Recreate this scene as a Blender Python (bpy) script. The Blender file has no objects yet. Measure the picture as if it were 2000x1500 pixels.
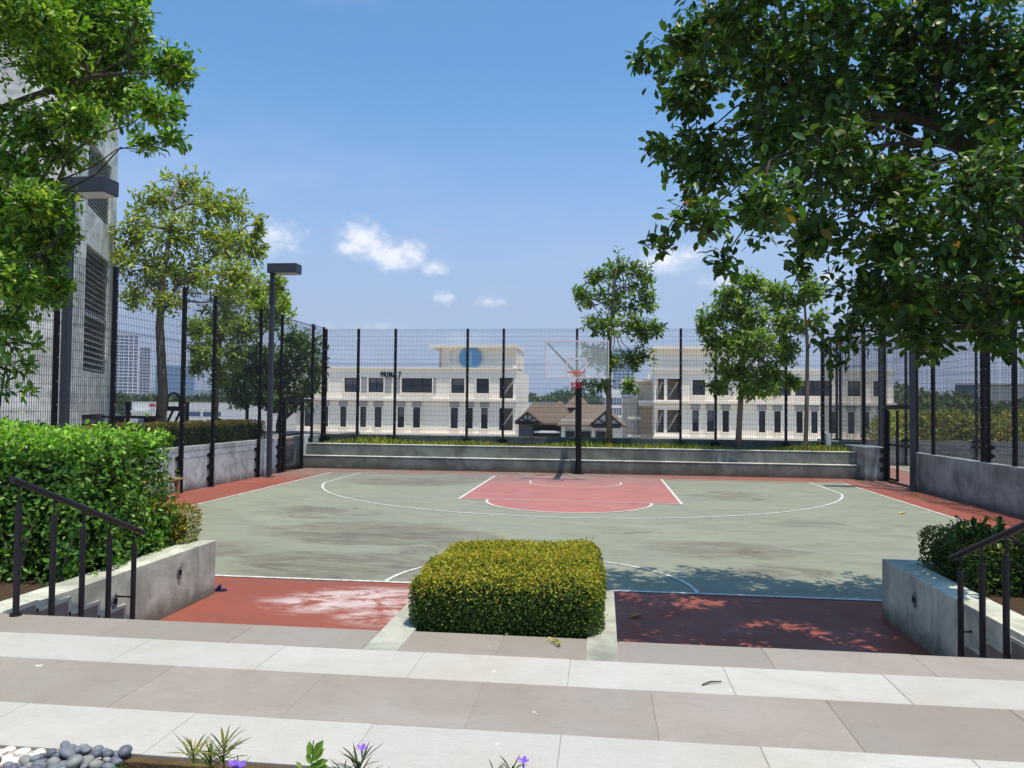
import bpy, math, random
import numpy as np
from mathutils import Vector, Matrix
R = math.radians
S = bpy.context.scene
COL = S.collection

# ------------------------------------------------------------------ camera
CAM = np.array([0.7186, -22.8921, 2.0801])
YAW, PITCH, ROLL, FPX = -0.11658, 0.02925, 0.01040, 1504.85
def _axes():
    f = np.array([math.sin(YAW)*math.cos(PITCH), math.cos(YAW)*math.cos(PITCH), math.sin(PITCH)])
    r = np.array([math.cos(YAW), -math.sin(YAW), 0.0]); u = np.cross(r, f)
    return math.cos(ROLL)*r+math.sin(ROLL)*u, -math.sin(ROLL)*r+math.cos(ROLL)*u, f
_r, _u, _f = _axes()
cam = bpy.data.objects.new('camera', bpy.data.cameras.new('camera')); COL.objects.link(cam)
M = Matrix.Identity(4)
for i in range(3):
    M[i][0], M[i][1], M[i][2], M[i][3] = _r[i], _u[i], -_f[i], CAM[i]
cam.matrix_world = M
cam.data.sensor_fit = 'HORIZONTAL'; cam.data.sensor_width = 36.0
cam.data.lens = FPX/2000*36; cam.data.clip_start = 0.05; cam.data.clip_end = 8000
S.camera = cam
def ray(px, py):
    return _f + _r*(px-1000)/FPX - _u*(py-750)/FPX
def at(px, py, Y):                       # the point of the plane y = Y seen at that place of the photograph
    d = ray(px, py); t = (Y-CAM[1])/d[1]; return CAM+d*t

# ------------------------------------------------------------------ light
SUN = Vector((0.19, -0.165, 1.0)).normalized()
S.view_settings.view_transform = 'Standard'; S.view_settings.look = 'None'
S.view_settings.gamma = 1.0; S.view_settings.use_curve_mapping = False
S.view_settings.exposure = 0.27
SKY_STRENGTH = 0.15
HAZE = 0.00035
sd = bpy.data.lights.new('sun', 'SUN'); sd.energy = 4.2; sd.angle = R(0.53); sd.color = (1.0, 0.905, 0.76)
so = bpy.data.objects.new('sun', sd); COL.objects.link(so)
so.rotation_euler = (-SUN).to_track_quat('-Z', 'Y').to_euler(); so.location = (0, 0, 40)

W = bpy.data.worlds.new('World'); S.world = W; W.use_nodes = True
nt = W.node_tree; nt.nodes.clear()
def wn(t, **k):
    n = nt.nodes.new(t)
    for a, b in k.items(): setattr(n, a, b)
    return n
def wmath(op, a, b=None, c=None, clamp=False):
    n = wn('ShaderNodeMath', operation=op, use_clamp=clamp)
    for i, v in enumerate((a, b, c)):
        if v is None: continue
        if isinstance(v, (int, float)): n.inputs[i].default_value = v
        else: nt.links.new(v, n.inputs[i])
    return n.outputs[0]
sky = wn('ShaderNodeTexSky', sky_type='NISHITA', sun_disc=False)
sky.sun_elevation = math.asin(SUN.z); sky.sun_rotation = math.atan2(SUN.x, SUN.y)
sky.altitude = 60; sky.air_density = 1.05; sky.dust_density = 1.0; sky.ozone_density = 1.6
tc = wn('ShaderNodeTexCoord'); sep = wn('ShaderNodeSeparateXYZ'); nt.links.new(tc.outputs['Generated'], sep.inputs[0])
# clouds: soft lobes broken up by noise, each at its own bearing and height in the sky
def noise(scale, detail, rough, zs=1.0):
    mp = wn('ShaderNodeMapping'); mp.inputs['Scale'].default_value = (scale, scale, scale*zs)
    nt.links.new(tc.outputs['Generated'], mp.inputs['Vector'])
    n = wn('ShaderNodeTexNoise'); n.inputs['Scale'].default_value = 1.0
    n.inputs['Detail'].default_value = detail; n.inputs['Roughness'].default_value = rough
    nt.links.new(mp.outputs[0], n.inputs['Vector']); return n.outputs['Fac']
lobes = [(690,482,40,24,1),(706,466,42,40,1.15),(735,478,36,26,1.0),(765,500,60,32,1.15),(800,494,36,28,1.05),(770,508,60,18,.9),
         (848,524,32,17,1.0),(537,465,58,42,.8),(600,452,22,14,.5),(620,470,20,12,.45),(870,582,26,20,.85),(958,590,36,13,.85),
         (1300,508,62,30,1.0),(1345,500,30,18,.9),(1425,548,60,22,.9),(1620,542,30,20,.9),(625,634,40,16,.62),(740,640,60,14,.6),
         (880,662,110,26,.5),(1060,690,140,24,.5),(700,690,120,30,.5),(1230,660,90,22,.5),(1500,640,120,24,.6),(1800,610,160,30,.6),(150,600,160,30,.5)]
extra = [(2.5,0.35),(3.4,0.28),(4.3,0.22),(1.9,0.2),(-1.7,0.25),(-2.3,0.33)]      # clouds behind and beside the camera
field = None
for px, py, rx, ry, s in lobes:
    d = ray(px, py); d = d/np.linalg.norm(d)
    e = (d[0], d[2]); ax = rx/FPX; az = ry/FPX
    a = wmath('MULTIPLY', wmath('SUBTRACT', sep.outputs[0], float(e[0])), 1/ax)
    b = wmath('MULTIPLY', wmath('SUBTRACT', sep.outputs[2], float(e[1])), 1/az)
    r2 = wmath('SQRT', wmath('ADD', wmath('MULTIPLY', a, a), wmath('MULTIPLY', b, b)))
    v = wmath('MULTIPLY', wmath('SUBTRACT', 1.55, r2), 0.62*s)
    front = wmath('GREATER_THAN', sep.outputs[1], 0.0)
    v = wmath('MULTIPLY', wmath('MAXIMUM', v, 0.0), front)
    field = v if field is None else wmath('SMOOTH_MAX', field, v, 0.12)
for az, el in extra:
    c = (math.sin(az)*math.cos(el), math.cos(az)*math.cos(el), math.sin(el))
    q = None
    for i, w_ in ((0, 6.0), (1, 6.0), (2, 14.0)):
        a = wmath('MULTIPLY', wmath('SUBTRACT', sep.outputs[i], c[i]), w_); a = wmath('MULTIPLY', a, a)
        q = a if q is None else wmath('ADD', q, a)
    v = wmath('MAXIMUM', wmath('SUBTRACT', 0.9, wmath('MULTIPLY', wmath('SQRT', q), .6)), 0.0)
    field = wmath('MAXIMUM', field, v)
n1 = noise(78, 9, .64, 1.2); n2 = noise(16, 4, .55, 2.2)
brk = wmath('ADD', wmath('MULTIPLY', wmath('SUBTRACT', n1, .5), 1.25), wmath('MULTIPLY', wmath('SUBTRACT', n2, .5), .7))
dens = wmath('ADD', field, wmath('MULTIPLY', brk, wmath('MINIMUM', wmath('MULTIPLY', field, 2.2), 1.0)))
mr = wn('ShaderNodeMapRange', interpolation_type='SMOOTHSTEP'); nt.links.new(dens, mr.inputs[0])
mr.inputs[1].default_value = .20; mr.inputs[2].default_value = 1.05; mr.inputs[3].default_value = 0; mr.inputs[4].default_value = .92
# thin bands of vapour low over the horizon
nb = noise(7, 5, .6, 5.0)
low = wn('ShaderNodeMapRange', interpolation_type='SMOOTHSTEP'); nt.links.new(sep.outputs[2], low.inputs[0])
low.inputs[1].default_value = 0.42; low.inputs[2].default_value = 0.02; low.inputs[3].default_value = 0; low.inputs[4].default_value = 1
veil = wmath('MULTIPLY', low.outputs[0], wmath('ADD', wmath('MULTIPLY', nb, .5), .70), clamp=True)
cc = wn('ShaderNodeMixRGB'); cc.inputs[1].default_value = (4.2, 4.6, 5.6, 1); cc.inputs[2].default_value = (6.0, 6.1, 6.4, 1)
nt.links.new(wmath('SUBTRACT', wmath('MULTIPLY', dens, 1.25), wmath('MULTIPLY', n2, .55), clamp=True), cc.inputs[0])
tint = wn('ShaderNodeMixRGB', blend_type='MULTIPLY'); tint.inputs[0].default_value = 1; tint.inputs[2].default_value = (0.50, 0.84, 1.04, 1)
nt.links.new(sky.outputs[0], tint.inputs[1])
m0 = wn('ShaderNodeMixRGB'); nt.links.new(wmath('MULTIPLY', veil, .97), m0.inputs[0]); nt.links.new(tint.outputs[0], m0.inputs[1])
m0.inputs[2].default_value = (2.6, 3.0, 4.3, 1)
cir = wn('ShaderNodeMapRange', interpolation_type='SMOOTHSTEP'); nt.links.new(noise(2.6, 7, .62, 3.4), cir.inputs[0])
cir.inputs[1].default_value = .46; cir.inputs[2].default_value = .80; cir.inputs[3].default_value = 0; cir.inputs[4].default_value = .22
mc = wn('ShaderNodeMixRGB'); nt.links.new(cir.outputs[0], mc.inputs[0]); nt.links.new(m0.outputs[0], mc.inputs[1]); mc.inputs[2].default_value = (4.2, 4.6, 5.4, 1)
m1 = wn('ShaderNodeMixRGB'); nt.links.new(mr.outputs[0], m1.inputs[0]); nt.links.new(mc.outputs[0], m1.inputs[1]); nt.links.new(cc.outputs[0], m1.inputs[2])
bg = wn('ShaderNodeBackground'); bg.inputs[1].default_value = SKY_STRENGTH; nt.links.new(m1.outputs[0], bg.inputs[0])
ow = wn('ShaderNodeOutputWorld'); nt.links.new(bg.outputs[0], ow.inputs[0])

# ------------------------------------------------------------------ helpers: objects
def link(o, parent=None):
    COL.objects.link(o)
    if parent is not None: o.parent = parent
    return o
def tag(o, label=None, cat=None, group=None, kind=None):
    if label: o['label'] = label
    if cat: o['category'] = cat
    if group: o['group'] = group
    if kind: o['kind'] = kind
    return o
def thing(name, label, cat, group=None, loc=(0, 0, 0)):
    o = bpy.data.objects.new(name, None); o.location = loc; o.empty_display_size = .2
    link(o); return tag(o, label, cat, group)
class MB:
    def __init__(s): s.v = []; s.f = []; s.m = []
    def add(s, vs, fs, mi=0):
        k = len(s.v); s.v += [tuple(map(float, q)) for q in vs]
        for f in fs: s.f.append([k+i for i in f]); s.m.append(mi)
        return s
    def box(s, x0, x1, y0, y1, z0, z1, mi=0):
        x0, x1 = sorted((x0, x1)); y0, y1 = sorted((y0, y1)); z0, z1 = sorted((z0, z1))
        return s.add([(x0,y0,z0),(x1,y0,z0),(x1,y1,z0),(x0,y1,z0),(x0,y0,z1),(x1,y0,z1),(x1,y1,z1),(x0,y1,z1)],
              [(0,3,2,1),(4,5,6,7),(0,1,5,4),(1,2,6,5),(2,3,7,6),(3,0,4,7)], mi)
    def tube(s, pts, rad, n=8, mi=0, cap=True):
        pts = [Vector(p) for p in pts]
        if not hasattr(rad, '__len__'): rad = [rad]*len(pts)
        vs = []; fs = []; ref = None
        for i, p in enumerate(pts):
            d = (pts[min(i+1, len(pts)-1)]-pts[max(i-1, 0)])
            d = d.normalized() if d.length > 1e-9 else Vector((0, 0, 1))
            if ref is None: ref = Vector((1, 0, 0)) if abs(d.x) < .8 else Vector((0, 1, 0))
            a = (ref-d*ref.dot(d)).normalized(); b = d.cross(a); ref = a
            for k in range(n):
                t = 2*math.pi*k/n; vs.append(p+(a*math.cos(t)+b*math.sin(t))*rad[i])
        for i in range(len(pts)-1):
            for k in range(n):
                fs.append((i*n+k, i*n+(k+1) % n, (i+1)*n+(k+1) % n, (i+1)*n+k))
        if cap:
            fs.append(tuple(range(n))[::-1]); q = (len(pts)-1)*n; fs.append(tuple(range(q, q+n)))
        return s.add(vs, fs, mi)
    def bar(s, a, b, w, h=None, mi=0):          # square bar between two points
        a = Vector(a); b = Vector(b); h = h or w; d = (b-a).normalized()
        ref = Vector((0, 0, 1)) if abs(d.z) < .9 else Vector((1, 0, 0))
        x = d.cross(ref).normalized(); y = x.cross(d)
        vs = [p+x*sx*w/2+y*sy*h/2 for p in (a, b) for sx, sy in ((-1,-1),(1,-1),(1,1),(-1,1))]
        return s.add(vs, [(0,3,2,1),(4,5,6,7),(0,1,5,4),(1,2,6,5),(2,3,7,6),(3,0,4,7)], mi)
    def prism(s, poly, z0, z1, mi=0):
        n = len(poly); vs = [(x, y, z0) for x, y in poly]+[(x, y, z1) for x, y in poly]
        fs = [tuple(range(n))[::-1], tuple(range(n, 2*n))]+[(i, (i+1) % n, n+(i+1) % n, n+i) for i in range(n)]
        return s.add(vs, fs, mi)
    def data(s, name, mats):
        me = bpy.data.meshes.new(name); me.from_pydata(s.v, [], s.f)
        for m in (mats if isinstance(mats, (list, tuple)) else [mats]): me.materials.append(m)
        me.polygons.foreach_set('material_index', s.m); me.update(); return me
    def build(s, name, mats, parent=None, loc=None, smooth=False, bevel=0):
        me = s.data(name, mats); o = bpy.data.objects.new(name, me)
        if smooth: me.polygons.foreach_set('use_smooth', [True]*len(me.polygons))
        if loc is not None: o.location = loc
        if bevel:
            b = o.modifiers.new('bevel', 'BEVEL'); b.width = bevel; b.segments = 2; b.limit_method = 'ANGLE'
        return link(o, parent)
def copy_tree(o, parent=None):
    c = o.copy(); COL.objects.link(c)
    if parent is not None: c.parent = parent
    for ch in list(o.children): copy_tree(ch, c)
    return c
def structure(o, label=None): return tag(o, label, None, None, 'structure')

# ------------------------------------------------------------------ helpers: materials
class NM:
    def __init__(s, name):
        s.m = bpy.data.materials.new(name); s.m.use_nodes = True; s.t = s.m.node_tree; s.t.nodes.clear()
        s.out = s.t.nodes.new('ShaderNodeOutputMaterial'); s.p = s.t.nodes.new('ShaderNodeBsdfPrincipled')
        s.t.links.new(s.p.outputs[0], s.out.inputs[0])
        g = s.t.nodes.new('ShaderNodeNewGeometry'); s.pos = g.outputs['Position']
        q = s.t.nodes.new('ShaderNodeSeparateXYZ'); s.t.links.new(s.pos, q.inputs[0]); s.xyz = q.outputs
    def link(s, a, b): s.t.links.new(a, b)
    def math(s, op, a, b=None, clamp=False):
        n = s.t.nodes.new('ShaderNodeMath'); n.operation = op; n.use_clamp = clamp
        for i, v in enumerate((a, b)):
            if v is None: continue
            if isinstance(v, (int, float)): n.inputs[i].default_value = v
            else: s.link(v, n.inputs[i])
        return n.outputs[0]
    def noise(s, scale, detail=4, rough=.55, dist=0, vec=None, off=0):
        mp = s.t.nodes.new('ShaderNodeMapping')
        mp.inputs['Scale'].default_value = scale if hasattr(scale, '__len__') else (scale,)*3
        mp.inputs['Location'].default_value = (off, off*.7, off*.3)
        s.link(vec or s.pos, mp.inputs[0]); n = s.t.nodes.new('ShaderNodeTexNoise')
        n.inputs['Scale'].default_value = 1; n.inputs['Detail'].default_value = detail
        n.inputs['Roughness'].default_value = rough; n.inputs['Distortion'].default_value = dist
        s.link(mp.outputs[0], n.inputs['Vector']); return n.outputs['Fac']
    def ramp(s, f, a, b, lo=0., hi=1.):
        n = s.t.nodes.new('ShaderNodeMapRange'); n.interpolation_type = 'SMOOTHSTEP'
        s.link(f, n.inputs[0])
        for i, v in enumerate((a, b, lo, hi)): n.inputs[i+1].default_value = v
        return n.outputs[0]
    def mix(s, f, a, b, mode='MIX'):
        n = s.t.nodes.new('ShaderNodeMixRGB'); n.blend_type = mode
        for i, v in enumerate((f, a, b)):
            if isinstance(v, (int, float)): n.inputs[i].default_value = v
            elif isinstance(v, tuple): n.inputs[i].default_value = (*v, 1)
            else: s.link(v, n.inputs[i])
        return n.outputs[0]
    def blob(s, cx, cy, rx, ry):                # 1 inside an ellipse on the ground, 0 outside
        a = s.math('MULTIPLY', s.math('SUBTRACT', s.xyz[0], cx), 1/rx); b = s.math('MULTIPLY', s.math('SUBTRACT', s.xyz[1], cy), 1/ry)
        return s.ramp(s.math('ADD', s.math('MULTIPLY', a, a), s.math('MULTIPLY', b, b)), 1.0, 0.1)
    def done(s, col, rough=.7, spec=.3, metal=0, bump=None, bstr=.2, bdist=.01):
        if isinstance(col, tuple): s.p.inputs['Base Color'].default_value = (*col, 1)
        else: s.link(col, s.p.inputs['Base Color'])
        if isinstance(rough, (int, float)): s.p.inputs['Roughness'].default_value = rough
        else: s.link(rough, s.p.inputs['Roughness'])
        s.p.inputs['Specular IOR Level'].default_value = spec; s.p.inputs['Metallic'].default_value = metal
        if bump is not None:
            b = s.t.nodes.new('ShaderNodeBump'); b.inputs['Strength'].default_value = bstr; b.inputs['Distance'].default_value = bdist
            s.link(bump, b.inputs['Height']); s.link(b.outputs[0], s.p.inputs['Normal'])
        return s.m
def sc(c, k): return tuple(x*k for x in c)
def plain(name, c, rough=.6, spec=.3, metal=0, var=.12, scale=3.0):
    n = NM(name); f = n.noise(scale, 4, .6)
    return n.done(n.mix(f, sc(c, 1-var), sc(c, 1+var)), rough, spec, metal)
def concrete(name, c, streak=.5, dark=.55, bump=.25):
    n = NM(name)
    c1 = n.mix(n.ramp(n.noise(1.3, 6, .68, .8), .3, .7), sc(c, .62), sc(c, 1.32))
    c1 = n.mix(n.math('MULTIPLY', n.ramp(n.noise((2.6, 2.6, .5), 6, .68, .5), .5, .8), streak), c1, sc(c, 1.65))
    c1 = n.mix(n.math('MULTIPLY', n.ramp(n.noise((2.1, 2.1, .9), 6, .7, .7, off=4), .5, .75), dark), c1, (c[0]*.42, c[1]*.42, c[2]*.44))
    c1 = n.mix(n.math('MULTIPLY', n.ramp(n.noise(2.3, 6, .7, off=9), .55, .72), dark*.8), c1, sc(c, .55))
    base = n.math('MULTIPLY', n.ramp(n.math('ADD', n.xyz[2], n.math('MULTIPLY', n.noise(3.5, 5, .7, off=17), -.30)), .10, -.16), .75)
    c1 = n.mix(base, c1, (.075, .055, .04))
    fine = n.noise(60, 3, .7)
    c1 = n.mix(.25, c1, n.mix(fine, (.25,)*3, (.75,)*3), 'OVERLAY')
    return n.done(c1, .82, .2, bump=n.noise(35, 5, .65), bstr=bump, bdist=.012)

# court paint: base colour plus the dried mud, scuffs and bleached patches lying across it
def court_paint(name, base, fade=1.0):
    n = NM(name)
    c = n.mix(n.noise(.45, 5, .6, .6), sc(base, .86), sc(base, 1.13))
    c = n.mix(n.math('MULTIPLY', n.ramp(n.noise((.9, 2.6, 1), 7, .72, 1.2, off=3), .42, .68), .8), c, (base[0]*.72+.02, base[1]*.68+.02, base[2]*.64+.02))
    c = n.mix(n.math('MULTIPLY', n.ramp(n.noise((1.2, 3.5, 1), 5, .7, .5, off=11), .56, .78), .3), c, (.47, .49, .45))
    mud = None
    for cx, cy, rx, ry, k in ((-2.9,-10.6,2.6,1.5,1.0),(-2.6,-13.2,2.2,1.3,1.0),(-4.6,-8.4,1.8,1.2,.55),(-1.4,-12.0,1.5,1.0,.7),(2.5,-11.2,1.5,1.0,.95),(3.0,-12.6,1.0,.7,.6),
                              (-5.2,-12.4,1.6,1.0,.8),(1.0,-9.6,1.2,.6,.5),(-4.4,-2.2,2.4,1.6,1.1),(-2.7,-0.9,2.2,.8,.9),(3.8,-4.0,1.7,1.5,.55),(5.2,-8.2,2.0,.7,.5)):
        b = n.math('MULTIPLY', n.blob(cx, cy, rx, ry), k)
        mud = b if mud is None else n.math('MAXIMUM', mud, b)
    fld = n.math('ADD', mud, n.math('MULTIPLY', n.math('SUBTRACT', n.noise((.9, 1.3, 1), 8, .62, .9, off=7), .5), 1.9))
    live = n.ramp(mud, .02, .25)
    fill = n.math('MULTIPLY', n.ramp(fld, .15, 1.25), live)
    brush = n.ramp(n.noise((1.0, 3.2, 1), 8, .72, 1.4, off=61), .34, .66)
    speck = n.ramp(n.noise((9, 16, 1), 6, .78, .5, off=51), .34, .64)
    rimk = n.ramp(n.noise(.8, 3, .5, off=71), .48, .60)
    rim = n.math('MULTIPLY', n.math('MULTIPLY', n.ramp(fld, .38, .54), n.ramp(fld, .80, .54)), n.math('MULTIPLY', live, rimk))
    c = n.mix(n.math('MULTIPLY', n.math('MULTIPLY', fill, n.math('ADD', n.math('MULTIPLY', brush, .75), .25)), .95*fade), c, (.145, .122, .088))
    c = n.mix(n.math('MULTIPLY', n.math('MULTIPLY', rim, speck), .65*fade), c, (.085, .068, .048))
    c = n.mix(n.math('MULTIPLY', n.math('MULTIPLY', n.math('MULTIPLY', fill, speck), brush), .5*fade), c, (.07, .058, .042))
    crack = n.noise((2.2, 2.2, 1), 9, .6, .8, off=81)
    crack = n.ramp(n.math('ABSOLUTE', n.math('SUBTRACT', crack, .5)), .0045, .0012)
    c = n.mix(n.math('MULTIPLY', n.math('MULTIPLY', crack, n.ramp(n.noise(.5, 3, .5, off=91), .5, .62)), .5), c, sc(base, .35))
    sed = n.ramp(n.xyz[1], -3.2, .6)
    g2 = n.ramp(n.noise((1.6, 4.0, 1), 8, .74, .8, off=21), .36, .56)
    edge = n.ramp(n.xyz[0], 4.5, -1.0, .35, 1.0)
    c = n.mix(n.math('MULTIPLY', n.math('MULTIPLY', sed, g2), n.math('MULTIPLY', edge, .9)), c, (.215, .195, .165))
    dk = n.ramp(n.noise((6, 9, 1), 5, .75, .4, off=31), .52, .64)
    c = n.mix(n.math('MULTIPLY', n.math('MULTIPLY', n.ramp(n.xyz[1], -3.5, .6), dk), n.math('MULTIPLY', edge, .7)), c, (.06, .055, .045))
    gut = n.ramp(n.noise((2.0, 1.2, 1), 6, .7, off=15), .42, .7)
    gm = n.math('MULTIPLY', n.ramp(n.xyz[0], 7.4, 8.7), n.ramp(n.xyz[1], -6.5, -2.5))
    c = n.mix(n.math('MULTIPLY', gut, n.math('MULTIPLY', gm, .8)), c, (.17, .135, .085))
    wh = None
    for cx, cy, rx, ry in ((-1.6,-14.8,1.25,.65),(-1.35,-15.4,.7,.5),(-2.2,-15.1,.8,.4)):
        b = n.blob(cx, cy, rx, ry); wh = b if wh is None else n.math('MAXIMUM', wh, b)
    g3 = n.ramp(n.noise((3.0, 5.0, 1), 8, .68, .5, off=41), .40, .62)
    c = n.mix(n.math('MULTIPLY', n.math('MULTIPLY', wh, g3), .80), c, (.60, .52, .50))
    fine = n.noise(90, 3, .7)
    c = n.mix(.22, c, n.mix(fine, (.28,)*3, (.72,)*3), 'OVERLAY')
    return n.done(c, n.ramp(n.noise(1.3, 4, .6, off=5), .3, .7, .5, .8), .3, bump=fine, bstr=.12, bdist=.004)

M_green = court_paint('court_green', (.248, .264, .192))
M_red = court_paint('court_red', (.275, .074, .046))
M_key = court_paint('key_red', (.40, .155, .135), .6)
M_line = (lambda n: n.done(n.mix(n.ramp(n.noise(7, 8, .8), .44, .66), (.66, .66, .62), (.33, .34, .29)), .6, .3))(NM('line_paint'))
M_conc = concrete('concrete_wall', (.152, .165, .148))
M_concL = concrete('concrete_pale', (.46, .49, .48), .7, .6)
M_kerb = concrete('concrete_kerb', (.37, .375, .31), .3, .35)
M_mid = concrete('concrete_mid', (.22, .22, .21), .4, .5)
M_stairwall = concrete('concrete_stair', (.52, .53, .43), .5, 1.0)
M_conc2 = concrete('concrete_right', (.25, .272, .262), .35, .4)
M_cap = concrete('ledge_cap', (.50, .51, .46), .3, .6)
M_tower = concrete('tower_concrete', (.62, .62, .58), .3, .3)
M_black = plain('black_steel', (.007, .007, .009), .55, .18, 0, .2)
M_rail = plain('rail_steel', (.014, .014, .017), .45, .3, 0, .3)
M_pole = plain('lamp_grey', (.040, .046, .062), .5, .25, 0, .1)
M_bolt = plain('bolt_zinc', (.6, .6, .6), .35, .5, .8)
M_wire = plain('wire_black', (.014, .015, .02), .5, .4)
M_lens = plain('lamp_lens', (.55, .54, .5), .3, .5)
M_soil = (lambda n: n.done(n.mix(n.noise(14, 6, .7), (.025, .017, .011), (.13, .085, .055)), .95, .1, bump=n.noise(30, 5, .7), bstr=.9, bdist=.03))(NM('soil'))
M_bark = (lambda n: n.done(n.mix(n.noise((14, 14, 5), 5, .7), (.035, .027, .02), (.13, .10, .075)), .9, .15, bump=n.noise((30, 30, 9), 4, .7), bstr=.6, bdist=.02))(NM('bark'))
M_barkpale = (lambda n: n.done(n.mix(n.noise((14, 14, 5), 5, .7), (.085, .07, .052), (.23, .19, .145)), .9, .15, bump=n.noise((30, 30, 9), 4, .7), bstr=.6, bdist=.02))(NM('bark_pale'))
M_cream = (lambda n: n.done(n.mix(n.math('MULTIPLY', n.ramp(n.noise((.5, .5, .12), 5, .65), .45, .8), .5), n.mix(n.noise(.4, 4, .6), (.93, .83, .68), (.95, .87, .75)), (.66, .55, .43)), .75, .2))(NM('cream_render'))
M_grey = plain('grey_panel', (.36, .35, .34), .7, .2)
M_tan = plain('tan_render', (.74, .60, .46), .8, .2)
M_glass = (lambda n: n.done(n.mix(n.noise(.7, 2, .5), (.012, .013, .018), (.04, .045, .055)), .12, .5))(NM('dark_glass'))
M_glass2 = plain('glass_blind', (.13, .135, .14), .4, .4, 0, .2, 2); M_glass3 = plain('glass_bluish', (.035, .045, .06), .15, .5, 0, .3, .6)
M_white = plain('white_paint', (.74, .74, .73), .6, .3)
M_wood = plain('bench_wood', (.33, .2, .1), .6, .3, 0, .3, 9)

def tile_mat(name, c, k):
    n = NM(name)
    oi = n.t.nodes.new('ShaderNodeObjectInfo')
    v = n.mix(oi.outputs['Random'], sc(c, 1-k*2.2), sc(c, 1+k*2.0))
    v = n.mix(n.math('MULTIPLY', n.ramp(n.noise(1.3, 6, .7, .5), .36, .68), .6), v, (c[0]*.84, c[1]*.81, c[2]*.72))
    v = n.mix(n.math('MULTIPLY', n.ramp(n.noise((5, 11, 5), 7, .75, .6, off=4), .48, .75), .5), v, sc(c, .76))
    v = n.mix(n.math('MULTIPLY', n.ramp(n.noise(8, 7, .75, off=14), .66, .74), .3), v, (.13, .12, .10))
    v = n.mix(n.math('MULTIPLY', n.ramp(n.noise(11, 3, .5, off=24), .745, .765), .8), v, (.75, .75, .72))
    fine = n.noise(140, 3, .75)
    v = n.mix(.55, v, n.mix(fine, (.25,)*3, (.75,)*3), 'OVERLAY')
    v = n.mix(.35, v, n.mix(n.noise((18, 90, 18), 4, .7, .4), (.3,)*3, (.7,)*3), 'OVERLAY')
    return n.done(v, .62, .3, bump=n.noise(120, 3, .6), bstr=.1, bdist=.003)
M_tilew = tile_mat('tile_white', (.49, .468, .428), .035)
M_tileg = tile_mat('tile_brown', (.312, .275, .242), .05)
M_grout = plain('grout', (.33, .29, .25), .9, .1, 0, .3, 20)

def leaf_mat(name, rough=.42, trans=.28, spec=.45):
    n = NM(name); a = n.t.nodes.new('ShaderNodeVertexColor'); a.layer_name = 'col'
    n.link(a.outputs[0], n.p.inputs['Base Color']); n.p.inputs['Roughness'].default_value = rough
    n.p.inputs['Specular IOR Level'].default_value = spec
    t = n.t.nodes.new('ShaderNodeBsdfTranslucent')
    n.link(n.mix(1.0, a.outputs[0], (1.5, 1.55, .55), 'MULTIPLY'), t.inputs[0])
    x = n.t.nodes.new('ShaderNodeMixShader'); x.inputs[0].default_value = trans
    n.link(n.p.outputs[0], x.inputs[1]); n.link(t.outputs[0], x.inputs[2]); n.link(x.outputs[0], n.out.inputs[0])
    return n.m
M_leaf = leaf_mat('leaf', .42, .32, .4); M_leafdull = leaf_mat('leaf_dull', .6, .25, .25)

# ------------------------------------------------------------------ helpers: foliage
RNG = np.random.default_rng(11)
def unit(a): return a/np.maximum(np.linalg.norm(a, axis=-1, keepdims=True), 1e-9)
T8v = np.array([(0,0,0),(.30,.40,.06),(.30,-.40,.06),(.68,.43,.03),(.68,-.43,.03),(1,0,-.10),(.33,0,-.03),(.68,0,-.06)])
T8f = [(0,2,6),(0,6,1),(6,2,4),(6,4,7),(6,7,3),(6,3,1),(7,4,5),(7,5,3)]
T4v = np.array([(0,0,0),(.5,.5,.10),(.5,-.5,.10),(1,0,-.06)]); T4f = [(0,2,3),(0,3,1)]
def leaf_arrays(P, D, N, L, Wd, tmpl=8):
    V, F = (T8v, T8f) if tmpl == 8 else (T4v, T4f)
    X = unit(D); Yv = unit(np.cross(N, X)); Zv = np.cross(X, Yv)
    L = L[:, None, None]; Wd = Wd[:, None, None]
    v = P[:, None, :]+X[:, None, :]*V[None, :, 0:1]*L+Yv[:, None, :]*V[None, :, 1:2]*Wd+Zv[:, None, :]*V[None, :, 2:3]*L
    return v, np.array(F)
def leaf_object(name, P, D, N, L, Wd, C, mat, parent, tmpl=8, kind=None):
    v, F = leaf_arrays(P, D, N, L, Wd, tmpl); n, k, _ = v.shape
    f = (F[None]+(np.arange(n)*k)[:, None, None]).reshape(-1, 3)
    me = bpy.data.meshes.new(name); me.vertices.add(n*k); me.vertices.foreach_set('co', v.reshape(-1).astype(np.float32))
    me.loops.add(len(f)*3); me.loops.foreach_set('vertex_index', f.reshape(-1).astype(np.int32))
    me.polygons.add(len(f)); me.polygons.foreach_set('loop_start', np.arange(0, len(f)*3, 3, dtype=np.int32))
    me.update(calc_edges=True)
    ca = me.color_attributes.new('col', 'FLOAT_COLOR', 'POINT')
    cc_ = np.concatenate([np.repeat(C, k, axis=0), np.ones((n*k, 1))], 1)
    ca.data.foreach_set('color', cc_.reshape(-1).astype(np.float32))
    me.materials.append(mat); o = bpy.data.objects.new(name, me); link(o, parent)
    if kind: o['kind'] = kind
    return o
def palette(n, cols, wts, jit=.18):
    cols = np.array(cols); i = RNG.choice(len(cols), n, p=np.array(wts)/sum(wts))
    return cols[i]*(1+RNG.normal(0, jit, (n, 1)))*(1+RNG.normal(0, .06, (n, 3))).clip(.7, 1.3)
_leafmesh = {}
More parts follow.
